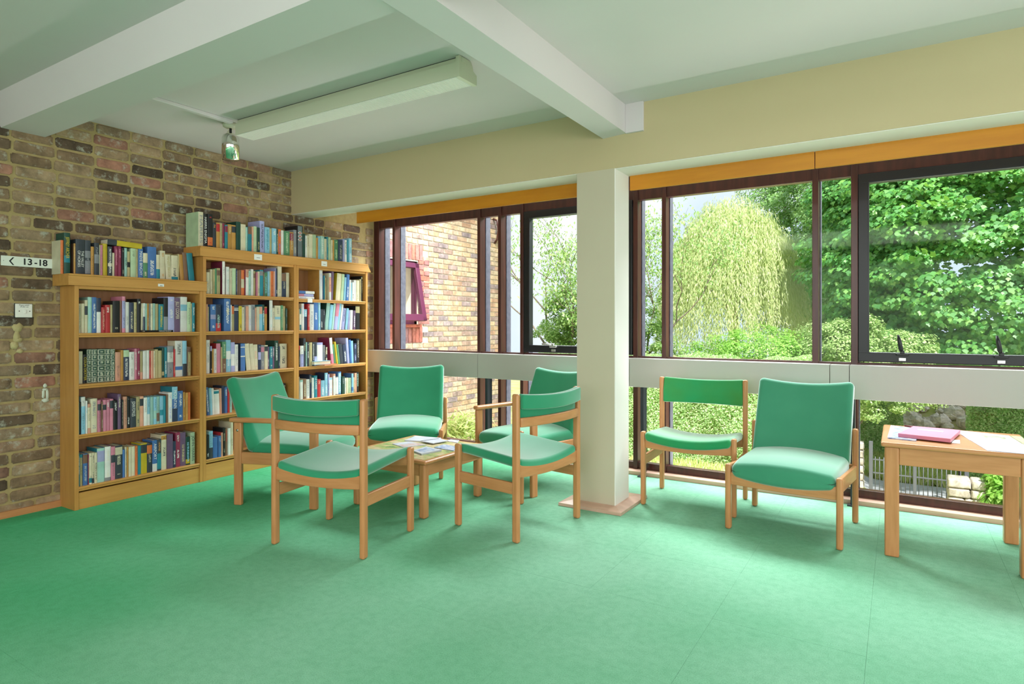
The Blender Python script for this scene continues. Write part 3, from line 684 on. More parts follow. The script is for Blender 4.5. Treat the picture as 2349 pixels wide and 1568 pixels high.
def book_geometry(w, h, d, code, rr, bk):
    """spine faces +x at x=0, y 0..w, z 0..h, covers run back to -d"""
    parts = code.split(':')
    base = pair(parts[0][0], rr); side = base; ink = None; bands = []; extra = {}
    for e in parts[1:]:
        if e[0] == 's': side = pair(e[1], rr)
        elif e[0] == 'L': ink = PAL[e[1]]
        elif e[0] == 'B': a, b = e[2:].split('-'); bands.append((1 - float(b) / 100, 1 - float(a) / 100, pair(e[1], rr)))
        elif e[0] == 'l': extra['lean'] = float(e[1:])
        elif e[0] == 'T': extra['title'] = e[1:].split('|')
        elif e[0] in 'FDE': extra[e[0]] = True
    cuts = {0, .08, .12, .88, .92, 1}
    for a, b, _ in bands: cuts |= {a, b}
    if 'F' in extra:
        for k in range(6): cuts |= {k / 6 + .012, k / 6 + .03, k / 6 + .065, k / 6 + .10, k / 6 + .137, k / 6 + .155}
    if 'D' in extra:
        for k in range(3): cuts |= {.52 + .11 * k, .545 + .11 * k, .575 + .11 * k, .60 + .11 * k}
    if ink is None and not extra and rr.random() < .55:
        lum = sum(base); ink = (.05, .05, .06) if lum > .9 else (.75, .70, .5)
        inka = .45
    else: inka = .85
    cuts = sorted(cuts)
    us = [0, .12, .3, .5, .7, .88, 1]
    prof = [(-.0025, 0), (.0002, .12), (.0016, .3), (.0021, .5), (.0016, .7), (.0002, .88), (-.0025, 1)]
    seed = rr.uniform(0, 20)
    for a, b in zip(cuts[:-1], cuts[1:]):
        mid = (a + b) / 2; c = base
        for (p, q, cc) in bands:
            if p <= mid <= q: c = cc
        for i in range(6):
            cc = c; ik = (0, 0, 0, 0)
            if ink is not None and .12 <= mid <= .92: ik = (*ink, inka)
            if 'F' in extra:
                ph = (mid * 6) % 1 / 6; gilt = (.50, .52, .40)
                if .012 < ph < .03 or .137 < ph < .155 or (i in (0, 5) and .012 < ph < .155): cc = gilt
                if i in (2, 3) and .065 < ph < .10: cc = gilt
                if i in (2, 3) and (.03 < ph < .065 or .10 < ph < .137): ik = (*gilt, 1)
            if 'D' in extra:
                cc = (.17, .20, .22) if 0 < i < 5 else c
                for k in range(3):
                    if i in (1, 2, 3, 4) and .545 + .11 * k < mid < .575 + .11 * k: cc = (.45, .02, .03) if i in (2, 3) else (.7, .68, .66)
                    elif i in (2, 3) and (.52 + .11 * k < mid < .60 + .11 * k): cc = (.7, .68, .66)
            (x0, u0), (x1, u1) = prof[i], prof[i + 1]
            bk.quad([(x0, u0 * w, a * h), (x1, u1 * w, a * h), (x1, u1 * w, b * h), (x0, u0 * w, b * h)], cc, ik,
                    [(u0, a * h + seed), (u1, a * h + seed), (u1, b * h + seed), (u0, b * h + seed)])
    t = .0022
    for y0, y1 in ((0, t), (w - t, w)):
        x0, x1 = -d, -.0025
        P = lambda x, y, z: (x, y, z)
        bk.quad([P(x0, y0, 0), P(x1, y0, 0), P(x1, y0, h), P(x0, y0, h)], side)
        bk.quad([P(x0, y1, 0), P(x0, y1, h), P(x1, y1, h), P(x1, y1, 0)], side)
        bk.quad([P(x0, y0, h), P(x1, y0, h), P(x1, y1, h), P(x0, y1, h)], side)
        bk.quad([P(x0, y0, 0), P(x0, y1, 0), P(x1, y1, 0), P(x1, y0, 0)], side)
        bk.quad([P(x0, y0, 0), P(x0, y0, h), P(x0, y1, h), P(x0, y1, 0)], side)
    bk.quad([(-.0025, 0, h), (.0016, w * .3, h), (.0016, w * .7, h), (-.0025, w, h)], side)
    bk.quad([(-.0025, 0, 0), (-.0025, w, 0), (.0016, w * .7, 0), (.0016, w * .3, 0)], side)
    return extra
books = []
for row, (xp, zs, y0, data) in ROWS.items():
    y = y0; row_list = []
    for tok in data.split(';'):
        p = tok.split(',')
        w = int(p[0]) / 1000
        if len(p) > 1: row_list.append([row, xp, y, zs, w, int(p[1]) / 1000, p[2]])
        y += w
    for i, b in enumerate(row_list):
        a = row_list[i - 1][6][0] if i else None; c = row_list[i + 1][6][0] if i + 1 < len(row_list) else None
        b += [i, len(row_list), a, c]
        books.append(b)
books_by_size = sorted(books, key=lambda b: -(b[4] * b[5] / (b[2] + 3.6) + (9 if ':T' in b[6] or ':E' in b[6] or ':D' in b[6] else 0)))
single = {id(b) for b in books_by_size[:300]}
seen = {}
left_over = BookMesh(); left_pages = MB()
def describe(b):
    row, xp, y, zs, w, h, code, i, n, a, c = b
    size = ('thick ' if w > .034 else 'thin ' if w < .017 else '') + ('tall ' if h > .225 else 'short ' if h < .178 else '')
    first = size + NAMES[code[0]] + ' book'
    where = SHELF[row]
    if a and c: nb = 'between ' + (f'{NAMES[a]} and {NAMES[c]} ones' if a != c else f'two {NAMES[a]} ones')
    elif c: nb = 'at the left end beside a ' + NAMES[c] + ' one'
    else: nb = 'at the right end beside a ' + NAMES[a] + ' one'
    lab = f'{first} {nb}, {where}'
    if len(lab.split()) > 16: lab = lab.replace('shelf of the', 'shelf of')
    if len(lab.split()) > 16: lab = lab.replace(' ones,', ',').replace(' one,', ',')
    return lab if len(lab.split()) < 17 else lab.replace('thick ', '').replace('thin ', '').replace('tall ', '', 1)
for b in books: seen.setdefault(describe(b), []).append(b)
for b in books:
    row, xp, y, zs, w, h, code, i, n, a, c = b
    rr = random.Random(i * 31 + ord(row[0]) * 7 + ord(row[1]))
    d = min(h * .64, xp + 4.474 - .002 if row[1] != 'T' else xp + 4.482)
    d = max(.07, d - rr.uniform(0, .012))
    jx = rr.uniform(-.004, .004)
    ww = w - .0008
    bk = BookMesh()
    ex = book_geometry(ww, h, d, code, rr, bk)
    lean = math.radians(ex.get('lean', 0))
    loc = Vector((xp + jx, y - math.sin(lean) * h / 2, zs + (.014 if row == 'L1' and 16 <= i <= 24 else 0)))
    if lean < 0: loc.z += abs(math.sin(lean)) * 0
    if lean > 0: loc.z += math.sin(lean) * ww
    if id(b) in single:
        o = bk.build('book', None, loc)
        o.rotation_euler = (-lean, 0, 0)
        lab = describe(b)
        if len(seen[lab]) > 1:
            size = ('thick ' if w > .034 else 'thin ' if w < .017 else '')
            lab = f'{size}{NAMES[code[0]]} book, {ORD[i]} from the left {"" if row[1] == "T" else "on the "}{SHELF[row]}'
        if 'title' in ex and len(lab.split()) < 14: lab = lab.replace(' book ', ' boldly lettered book ', 1)
        tag(o, lab, 'book', 'books ' + ('' if row[1] == 'T' else 'on the ') + SHELF[row])
        MB().box((-d + .004, .0024, .003), (-.003, ww - .0024, h - .003)).build('pages', M['pages'], o)
        if 'title' in ex:
            s, cc = ex['title']
            lines = [s] if len(s) < 15 else ['THE VALLEY', 'OF HORSES']
            for q, line in enumerate(lines):
                yy = ww * (.5 if len(lines) == 1 else (.70 if q == 0 else .32))
                text_mesh(line, ww * (.8 if len(lines) == 1 else .40), bpy.data.materials.get('ink_' + cc) or mat('ink_' + cc, PAL[cc], .5), 'title', o,
                          Matrix.Translation((.0022, yy, h * (.90 if len(lines) == 1 else .68))) @ SPINE, h * (.80 if 'JOHN H' in s or 'HARRIS' in s or 'MAEVE' in s or 'COLIN' in s else .52 if len(lines) == 1 else .46))
        if 'E' in ex:
            lion = [(.30, .10), (.42, .16), (.46, .26), (.40, .36), (.30, .34), (.24, .44), (.36, .46), (.30, .56), (.16, .58), (.30, .64), (.44, .58), (.48, .70), (.40, .80), (.46, .90), (.60, .94), (.72, .86), (.70, .76), (.82, .80), (.88, .70), (.76, .68), (.68, .62), (.84, .56), (.86, .44), (.70, .50), (.64, .40), (.78, .30), (.74, .16), (.86, .10), (.64, .08), (.60, .24), (.52, .30), (.54, .16), (.44, .08)]
            MB().prism([(.1 * ww + p * ww * .8, h * .48 + q * h * .26) for p, q in lion], .0022, .0028, 0).build('emblem', mat('cream_print', PAL['C'], .5), o)
    else:
        R = Matrix.Translation(loc) @ Matrix.Rotation(-lean, 4, 'X')
        off = len(left_over.v)
        left_over.v += [tuple(R @ Vector(p)) for p in bk.v]
        left_over.f += [tuple(q + off for q in f) for f in bk.f]
        left_over.col += bk.col; left_over.ink += bk.ink; left_over.uv += bk.uv
        pm = MB().box((-d + .004, .0024, .003), (-.003, ww - .0024, h - .003))
        left_pages.add([tuple(R @ Vector(p)) for p in pm.v], pm.f)
rest_books = left_over.build('books')
tag(rest_books, 'the narrower paperbacks standing among the larger books on the shelves', 'book', None, 'stuff')
tag(left_pages.build('pages', M['pages'], rest_books), None, None, None, 'stuff')
def flat_book(label, col, L, W_, t, loc, rz=0, tilt=0, group='books lying flat', ink=None):
    """lying book: spine towards +x, length along y"""
    bk = BookMesh(); rr = random.Random(len(label))
    book_geometry(t, L, W_, col, rr, bk)
    # stand-up book rotated so that its height runs along y
    R = Matrix(((1, 0, 0, 0), (0, 0, 1, 0), (0, -1, 0, t), (0, 0, 0, 1)))
    bk.v = [tuple(R @ Vector(p)) for p in bk.v]
    o = bk.build('book', None, loc)
    o.rotation_euler = (tilt, 0, rz)
    tag(o, label, 'book', group)
    pm = MB().box((-W_ + .004, .0024, .003), (-.003, t - .0024, L - .003))
    pm.v = [tuple(R @ Vector(p)) for p in pm.v]
    pm.build('pages', M['pages'], o)
    return o
flat_book('yellow and black book lying across the books on top of the low bookcase', 'y:BK74-100:sK', .215, .10, .036, (-4.352, 2.010, 1.664), 0, -.045)
flat_book('flat black book under the thin books, top shelf of the low bookcase', 'B:LW', .19, .10, .0135, (-4.312, 2.225, 1.0915))
flat_book('white and blue book, uppermost of the flat stack in the window-end bookcase', 'W:Bb55-100:sb', .175, .12, .024, (-4.318, 3.483, 1.4065))
flat_book('lilac book in the middle of the flat stack in the window-end bookcase', 'V:Bp60-100:sV', .17, .12, .022, (-4.322, 3.482, 1.3835))
flat_book('white book at the bottom of the flat stack in the window-end bookcase', 'W:LV', .172, .12, .022, (-4.318, 3.482, 1.3605))
flat_book('orange paperback lying under a blue one, third shelf of the window-end bookcase', 'o:so', .18, .11, .010, (-4.355, 3.835, .7832), PI + .20)
flat_book('sky blue paperback lying on an orange one, third shelf of the window-end bookcase', 's:ss', .18, .115, .030, (-4.372, 3.795, .7938), PI - .04)

# ------------------------------------------------------------------ chairs
def place(t, p, facing):
    t.location = (p[0], p[1], 0); t.rotation_euler = (0, 0, math.radians(facing - 90))
def cush(v, f=1.0): return 1 - min(1, abs(v)) ** 2
def wooden_chair(fab, label):
    t = thing('wooden_chair', label, 'chair', (0, 0, 0), 0, 'armless wooden chairs with open backs')
    for s in (-1, 1):
        MB().rbox((s * .2755, .2175, .2325), (.0148, .021, .2325), .011).build('leg', M['wood_z'], t)
        MB().rbox((s * .2755, -.2175, .390), (.0148, .021, .390), .011).build('leg', M['wood_z'], t)
        MB().rbox((s * .2755, 0, .281), (.0105, .199, .031), .005).build('stretcher', M['wood_y'], t)
    bow = lambda x: (x / .262) ** 2
    MB().rbox((0, .2175, .396), (.262, .0105, .033), .004, (10, 0, 0), lambda x, y, z: (x, y, z - (.030 if z > 0 else .012) * (1 - bow(x)))).build('seat_rail', M['wood_x'], t)
    MB().rbox((0, -.2175, .372), (.262, .0105, .034), .004, (10, 0, 0), lambda x, y, z: (x, y, z - (.030 if z > 0 else .014) * (1 - bow(x)))).build('seat_rail', M['wood_x'], t)
    MB().rbox((0, .012, .428), (.2605, .240, .027), .022, (14, 10, 1), lambda x, y, z: (x, y, z + .07 * y - .034 * (1 - bow(x)) - .010 * max(0, (y - .17) / .07) ** 2), arc=4).build('seat', fab, t)
    MB().rbox((0, -.206, .694), (.262, .014, .087), .012, (14, 0, 6), lambda x, y, z: (x, y - .038 * (1 - bow(x)) - .02 * max(0, z) / .08, z - (.014 if z > 0 else 0) * (1 - bow(x))), arc=3).build('back_pad', fab, t)
    p = t.children[-1]
    MB().rbox((0, -.233, .740), (.2618, .013, .038), .008, (14, 0, 2), lambda x, y, z: (x, y - .038 * (1 - bow(x)) - .012, z - .012 * (1 - bow(x))), arc=3).build('fold', fab, p)
    MB().rbox((0, -.231, .629), (.2615, .0105, .025), .006, (12, 0, 0), lambda x, y, z: (x, y - .036 * (1 - bow(x)), z)).build('back_rail', M['wood_x'], t)
    return t
def cushions(t, fab, w=.262, ybase=-.165, zseat=.338):
    q = lambda x: min(1, (x / w) ** 2)
    MB().rbox((0, .048, zseat + .005), (w, .240, .043), .030, (14, 12, 2),
              lambda x, y, z: (x, y + .012 * (1 - q(x)) * (1 if y > .15 else 0), z + (.024 if z > 0 else -.024) * (1 - q(x)) - .02 * y - (.022 * max(0, (y - .08) / .165) ** 2 if z > 0 else 0)), arc=4).build('seat_cushion', fab, t)
    a = math.radians(21)
    def lean(x, y, z):
        y = y - .022 * (1 - q(x)) * (1 if y > 0 else .6)
        z2 = z - .020 * (1 - q(x)) * max(0, z / .25)
        y = y * (1.0 - .10 * z / .25)
        return (x, y * math.cos(a) - (z2 + .25) * math.sin(a), y * math.sin(a) + (z2 + .25) * math.cos(a))
    MB().rbox((0, ybase, zseat), (w + .004, .045, .25), .034, (14, 2, 12), lean, arc=4).build('back_cushion', fab, t)
def easy_chair(fab, label):
    t = thing('easy_chair', label, 'chair', (0, 0, 0), 0, 'low armless easy chairs with thick cushions')
    for s in (-1, 1):
        MB().rbox((s * .280, .2665, .182), (.0155, .021, .182), .011).build('leg', M['wood_z'], t)
        MB().rbox((s * .280, -.2665, .271), (.0155, .021, .271), .011).build('leg', M['wood_z'], t)
        MB().rbox((s * .280, 0, .308), (.0105, .249, .038), .005, (0, 4, 0), lambda x, y, z: (x, y, z + .055 * y)).build('side_rail', M['wood_y'], t)
    MB().rbox((0, .2665, .284), (.266, .0105, .034), .004, (12, 0, 0), lambda x, y, z: (x, y, z - (.020 if z > 0 else .004) * (1 - (x / .266) ** 2))).build('front_rail', M['wood_x'], t)
    MB().rbox((0, -.2665, .30), (.266, .0105, .034), .004).build('back_rail', M['wood_x'], t)
    MB().rbox((0, -.2665, .49), (.266, .0105, .026), .004).build('back_rail', M['wood_x'], t)
    cushions(t, fab)
    return t
def armchair(fab, label):
    t = thing('armchair', label, 'chair', (0, 0, 0), 0, 'low easy chairs with wooden arms')
    for s in (-1, 1):
        for yy in (.26, -.26):
            l = MB().rbox((s * .280, yy, .262), (.0145, .0265, .262), .007).build('leg', M['wood_z'], t)
            if yy < 0: MB().tube([(s * .294, yy, .475), (s * .2955, yy, .475)], .008, 12).build('screw', M['steel'], l)
        MB().rbox((s * .280, 0, .299), (.011, .235, .037), .005).build('side_rail', M['wood_y'], t)
        MB().rbox((s * .280, -.01, .5385), (.0265, .305, .0145), .011, (0, 6, 0)).build('arm', M['wood_y'], t)
    MB().rbox((0, .26, .284), (.267, .0105, .034), .004, (12, 0, 0), lambda x, y, z: (x, y, z - (.020 if z > 0 else .004) * (1 - (x / .266) ** 2))).build('front_rail', M['wood_x'], t)
    MB().rbox((0, -.26, .30), (.267, .0105, .034), .004).build('back_rail', M['wood_x'], t)
    MB().rbox((0, -.262, .47), (.267, .0105, .026), .004).build('back_rail', M['wood_x'], t)
    cushions(t, fab)
    return t
def relabel(c, label, fab=None):
    c['label'] = label
    if fab:
        def walk(o):
            for ch in o.children:
                if ch.data and ch.data.materials and ch.data.materials[0].name.endswith('fabric'):
                    ch.data = ch.data.copy(); ch.data.materials[0] = fab
                walk(ch)
        walk(c)
    return c
w1 = wooden_chair(M['fabric'], 'wooden chair with its back to the room, nearest the viewer, by the low bookcase')
place(w1, (-2.528, 2.347), 100.0)
w2 = relabel(copy_tree(w1), 'wooden chair seen sideways in front of the column, facing the coffee table')
place(w2, (-1.873, 3.070), 171.0)
w3 = relabel(copy_tree(w1), 'wooden chair facing the room with a stained deep green back, under the window', M['fabric_deep'])
place(w3, (-1.114, 4.018), 273.0)
e1 = easy_chair(M['fabric'], 'armless easy chair behind the coffee table with its back to the window')
place(e1, (-3.262, 3.672), -55.0)
e2 = relabel(copy_tree(e1), 'greyer green armless easy chair under the right window beside the large table', M['fabric_dull'])
place(e2, (-.510, 3.841), 265.5)
a1 = armchair(M['fabric'], 'armchair with its back to the bookcases, facing the coffee table')
place(a1, (-3.413, 2.765), 21.0)
a2 = relabel(copy_tree(a1), 'armchair half hidden behind the column and the sideways wooden chair')
place(a2, (-2.255, 3.872), 255.5)

# ------------------------------------------------------------------ tables
t = thing('coffee_table', 'low square wooden coffee table strewn with leaflets', 'table', (-2.652, 3.10, 0))
for sx in (-1, 1):
    for sy in (-1, 1): MB().rbox((sx * .272, sy * .275, .1615), (.0235, .0235, .1615), .012).build('leg', M['wood_z'], t)
for s in (-1, 1):
    MB().rbox((0, s * .284, .286), (.249, .0095, .037), .003).build('apron', M['wood_x'], t)
    MB().rbox((s * .281, 0, .286), (.0095, .252, .037), .003).build('apron', M['wood_y'], t)
top = MB().rbox((0, 0, .334), (.318, .318, .0115), .0105, arc=3).build('table_top', M['wood_x'], t)
m = mat('printed_meadow_inlay', (.4, .45, .2), .3)
ln(m, ramp(m, noise(m, 14, 6, None, 'Object', .65), [(.35, (.10, .20, .07)), (.46, (.40, .46, .14)), (.55, (.62, .46, .26)), (.66, (.70, .62, .40))]), bsdf(m).inputs['Base Color'])
MB().box((-.285, -.285, .345), (.285, .285, .3465)).build('inlay', m, top)
def sheet(name, label, cat, pts, z, th, m, group=None, extra=None):
    cx, cy = sum(p[0] for p in pts) / 4, sum(p[1] for p in pts) / 4
    o = thing(name, label, cat, (cx, cy, z), 0, group)
    loc = [(p[0] - cx, p[1] - cy) for p in pts]
    MB().prism(loc, 0, th, 2).build('cover' if th > .004 else 'sheet', m, o)
    if extra:
        for (a, b, c, d, mm, nm) in extra:      # a print patch in the sheet's own bilinear frame
            P = lambda u, v: tuple((1 - u) * (1 - v) * loc[0][k] + u * (1 - v) * loc[1][k] + u * v * loc[2][k] + (1 - u) * v * loc[3][k] for k in (0, 1))
            MB().prism([P(a, c), P(b, c), P(b, d), P(a, d)], th, th + .0004, 2).build(nm, mm, o)
    return o
def prints(name, stops, sc=40):
    m = mat(name, stops[0][1], .35)
    ln(m, ramp(m, noise(m, sc, 4), stops), bsdf(m).inputs['Base Color'])
    return m
pb = prints('blue_print', [(.35, (.16, .24, .46)), (.5, (.36, .43, .62)), (.62, (.56, .58, .68))])
pp = prints('salmon_print', [(.35, (.55, .30, .26)), (.55, (.60, .49, .50))], 25)
pg = prints('landscape_print', [(.38, (.20, .26, .14)), (.5, (.45, .45, .30)), (.62, (.55, .60, .70))], 35)
G1 = 'leaflets on the coffee table'
Z = .3468
sheet('leaflet', 'pale lilac booklet at the far left corner of the coffee table', 'leaflet', [(-2.862, 3.194), (-2.911, 3.364), (-2.705, 3.398), (-2.675, 3.269)], Z, .006, M['paper'], G1)
sheet('leaflet', 'white leaflet with a salmon picture on the coffee table', 'leaflet', [(-2.86, 3.07), (-2.825, 3.190), (-2.644, 3.166), (-2.721, 3.026)], Z, .003, M['paper'], G1, [(.05, .95, .45, .95, pp, 'picture')])
sheet('leaflet', 'thick booklet with faint sketches, nearest corner of the coffee table', 'leaflet', [(-2.579, 2.955), (-2.592, 3.10), (-2.439, 3.066), (-2.468, 2.908)], Z, .009, M['paper'], G1, [(.15, .85, .15, .85, pb, 'picture')])
sheet('leaflet', 'pale blue leaflet at the right edge of the coffee table', 'leaflet', [(-2.545, 3.124), (-2.555, 3.235), (-2.43, 3.221), (-2.375, 3.106)], Z, .004, pb, G1)
sheet('leaflet', 'white magazine with a dark spine in the middle of the coffee table', 'leaflet', [(-2.74, 3.214), (-2.690, 3.350), (-2.587, 3.324), (-2.616, 3.197)], Z + .0063, .005, M['paper'], G1, [(.02, .98, .0, .1, M['ink'], 'spine')])
sheet('leaflet', 'small white leaflet at the far right corner of the coffee table', 'leaflet', [(-2.63, 3.345), (-2.625, 3.402), (-2.554, 3.404), (-2.513, 3.330)], Z, .003, M['paper'], G1)

t = thing('side_table', 'taller square wooden table at the right with papers on it', 'table', (.2375, 3.872, 0))
for sx in (-1, 1):
    for sy in (-1, 1): MB().rbox((sx * .264, sy * .265, .271), (.031, .031, .271), .008).build('leg', M['wood_z'], t)
for s in (-1, 1):
    MB().rbox((0, s * .283, .4995), (.2325, .010, .0435), .003).build('apron', M['wood_x'], t)
    MB().rbox((s * .282, 0, .4995), (.010, .2335, .0435), .003).build('apron', M['wood_y'], t)
MB().rbox((0, 0, .554), (.310, .318, .0115), .009, arc=3).build('table_top', M['wood_x'], t)
G2 = 'papers on the side table'
Z = .566
pink = mat('pink_folder', (.60, .20, .30), .4)
sheet('magazine', 'blue magazine half under the pink folder on the side table', 'magazine', [(-.046, 3.68), (-.035, 4.125), (.110, 4.075), (.075, 3.66)], Z, .006, pb, G2, [(.0, 1, .0, .12, M['card'], 'margin')])
sheet('magazine', 'dark red magazine behind the pink folder on the side table', 'magazine', [(.116, 4.07), (.03, 4.165), (.255, 4.150), (.275, 4.035)], Z, .007, mat('dark_red_cover', (.16, .03, .05), .4), G2)
sheet('folder', 'thick pink folder with a white title bar on the side table', 'folder', [(.0, 3.72), (.071, 4.028), (.278, 4.009), (.216, 3.675)], Z + .0062, .018, pink, G2, [(.62, .70, .2, .72, M['card'], 'title_bar')])
sheet('leaflet', 'scrap of white paper sticking out from under the pink folder', 'leaflet', [(.222, 3.70), (.225, 3.80), (.262, 3.81), (.255, 3.70)], Z, .002, M['card'], G2)
sheet('leaflet', 'open white leaflet with a small landscape picture on the side table', 'leaflet', [(.261, 4.16), (.489, 4.094), (.509, 3.852), (.304, 3.828)], Z, .002, M['paper'], G2, [(.42, .85, .30, .62, pg, 'picture')])
sheet('leaflet', 'large plain bluish sheet hanging to the near edge of the side table', 'leaflet', [(.308, 3.822), (.514, 3.844), (.50, 3.56), (.347, 3.565)], Z, .002, M['paper'], G2)
sheet('leaflet', 'greenish leaflet at the far right of the side table', 'leaflet', [(.493, 4.094), (.54, 4.098), (.538, 3.852), (.513, 3.852)], Z, .002, prints('green_print', [(.4, (.40, .52, .24)), (.6, (.55, .62, .36))], 20), G2)

# ------------------------------------------------------------------ outside: ground, neighbouring wing
def gz(x, y):
    s = lambda v: max(0.0, min(1.0, v)) ** 2 * (3 - 2 * max(0.0, min(1.0, v)))
    z = -.95 - 1.55 * s((x + 2.6) / 2.2) * s((y - 8.6) / 4.0)
    return z + 1.9 * s((y - 17.3) / 5.0) * s((x + 2.6) / 2.2)
n = 70
mb = MB()
vs = [( -16 + 34 * i / n, 4.7 + 36 * j / n, gz(-16 + 34 * i / n, 4.7 + 36 * j / n)) for j in range(n + 1) for i in range(n + 1)]
mb.add(vs, [(j * (n + 1) + i, j * (n + 1) + i + 1, (j + 1) * (n + 1) + i + 1, (j + 1) * (n + 1) + i) for j in range(n) for i in range(n)], 0, True)
structure('ground', mb, M['soil'])
mb = MB()
for i in range(20):
    xa, xb = -1.6 + .26 * i, -1.6 + .26 * (i + 1)
    for j in range(4):
        ya, yb = 15.5 + .28 * j, 15.5 + .28 * (j + 1)
        mb.add([(xa, ya, gz(xa, ya) + .03), (xb, ya, gz(xb, ya) + .03), (xb, yb, gz(xb, yb) + .03), (xa, yb, gz(xa, yb) + .03)], [(0, 1, 2, 3)])
structure('path', mb, M['path'])

wing = thing('brick_building', 'neighbouring wing of yellow stock brick with a maroon window', 'building', (-5.6, 4.75, -1.2))
WX = 0.0
MB().box((-3.6, -.2, -1.2), (-.008, 4.05, 2.34)).box((-3.6, -.2, 2.34), (-.008, .75, 3.2)).box((-3.6, 1.78, 2.34), (-.008, 4.05, 3.2)).box((-3.6, -.2, 3.2), (-.008, 4.05, 6.2)).build('wall', M['pale_mortar'], wing)
bs = MB().rbox((0, 0, 0), (.010, .1060, .0310), .003, arc=1)
me_b = bs.build('brick', M['yellow_brick']); me_y = me_b.data; bpy.data.objects.remove(me_b)
bh = MB().rbox((0, 0, 0), (.010, .0512, .0325), .003, arc=1)
me_b = bh.build('brick', M['yellow_brick']); me_yh = me_b.data; bpy.data.objects.remove(me_b)
bw = MB().rbox((0, 0, 0), (.012, .0325, .105), .003, arc=1)
me_b = bw.build('brick', M['red_brick']); me_s = me_b.data; bpy.data.objects.remove(me_b)
bq = MB().rbox((0, 0, 0), (.012, .1075, .0325), .003, arc=1)
me_b = bq.build('brick', M['red_brick']); me_q = me_b.data; bpy.data.objects.remove(me_b)
me_b = MB().rbox((0, 0, 0), (.012, .0512, .0325), .003, arc=1).build('brick', M['red_brick']); me_qh = me_b.data; bpy.data.objects.remove(me_b)
wspots = []
OY0, OY1, OZ0, OZ1 = .75, 1.78, 2.34, 3.20        # window opening in the wing's own coordinates
for k in range(90):
    z = -1.1 + .075 * k
    y = -.15 + (.1125 if k % 2 else 0)
    q = 0
    while y < 3.98:
        c = y + .1075
        near = OZ0 - .04 < z < OZ1 + .04
        if near and OY0 - .12 < c < OY1 + .115: y += .2255; continue
        if OZ1 + .04 <= z < OZ1 + .27 and OY0 - .1 < c < OY1 + .2: y += .2255; continue
        if OZ0 - .25 < z <= OZ0 - .04 and OY0 - .1 < c < OY1 + .2: y += .2255; continue
        wspots.append((c, z, me_y)); y += .2255
for k in range(12):
    z = OZ0 + .0375 + .075 * k
    if k % 2: wspots.append((OY1 + .056, z, me_qh)); wspots.append((OY1 + .17, z, me_qh))
    else: wspots.append((OY1 + .112, z, me_q))
for k in range(15):
    wspots.append((OY0 + .02 + .0755 * k, OZ1 + .125, me_s)); wspots.append((OY0 + .02 + .0755 * k, OZ0 - .145, me_s))
def inview(c, z):
    z = z - 1.2; y = c + 4.75
    return y > 5.75 and -.9 < z < 3.0
wspots.sort(key=lambda s: (0 if s[2] is not me_y else 1, 0 if inview(s[0], s[1]) else 1, s[0] + abs(s[1] - 2.9) * 1.3))
rest = MB()
for i, (c, z, me) in enumerate(wspots):
    dx = random.uniform(-.003, .003)
    if i < 300: obj('brick', me, wing, (dx, c, z))
    else: rest.add([(p[0] + dx, p[1] + c, p[2] + z) for p in bs.v], bs.f)
tag(rest.build('brick', M['yellow_brick'], wing), None, None, None, 'stuff')
wf = MB()
for a, b in (((-.09, OY0, OZ0), (-.03, OY1, OZ0 + .05)), ((-.09, OY0, OZ1 - .05), (-.03, OY1, OZ1)), ((-.09, OY0, OZ0), (-.03, OY0 + .05, OZ1)), ((-.09, OY1 - .05, OZ0), (-.03, OY1, OZ1))): wf.box(a, b)
wf = wf.build('window_frame', M['maroon'], wing)
sz = OZ1 - OZ0 - .06; sy = OY1 - OY0 - .04
sa = MB().rbox((0, 0, -.035), (.026, sy / 2, .035), .006).rbox((0, 0, -sz + .045), (.026, sy / 2, .045), .006).rbox((0, sy / 2 - .04, -sz / 2), (.026, .04, sz / 2), .006).rbox((0, -sy / 2 + .04, -sz / 2), (.026, .04, sz / 2), .006).build('sash', M['maroon'], wing)
sa.location = (.0, (OY0 + OY1) / 2, OZ1 - .03); sa.rotation_euler = (0, -math.radians(11), 0)
MB().box((-.004, -sy / 2 + .08, -sz + .09), (.004, sy / 2 - .08, -.07)).build('pane', M['glass'], sa)
MB().box((-.6, OY0 + .02, OZ0 + .02), (-.5, OY1 - .02, OZ1 - .02)).build('curtain', M['card'], wing)
MB().box((-.09, OY0 - .02, OZ0 - .04), (.05, OY1 + .02, OZ0)).build('window_sill', M['red_brick'], wing)
MB().tube([(.01, 3.62, 4.05), (.09, 3.62, 4.02), (.10, 3.64, 3.86), (.06, 3.66, 3.72), (.01, 3.66, 3.66)], .018, 8).build('bracket', M['mahogany'], wing)

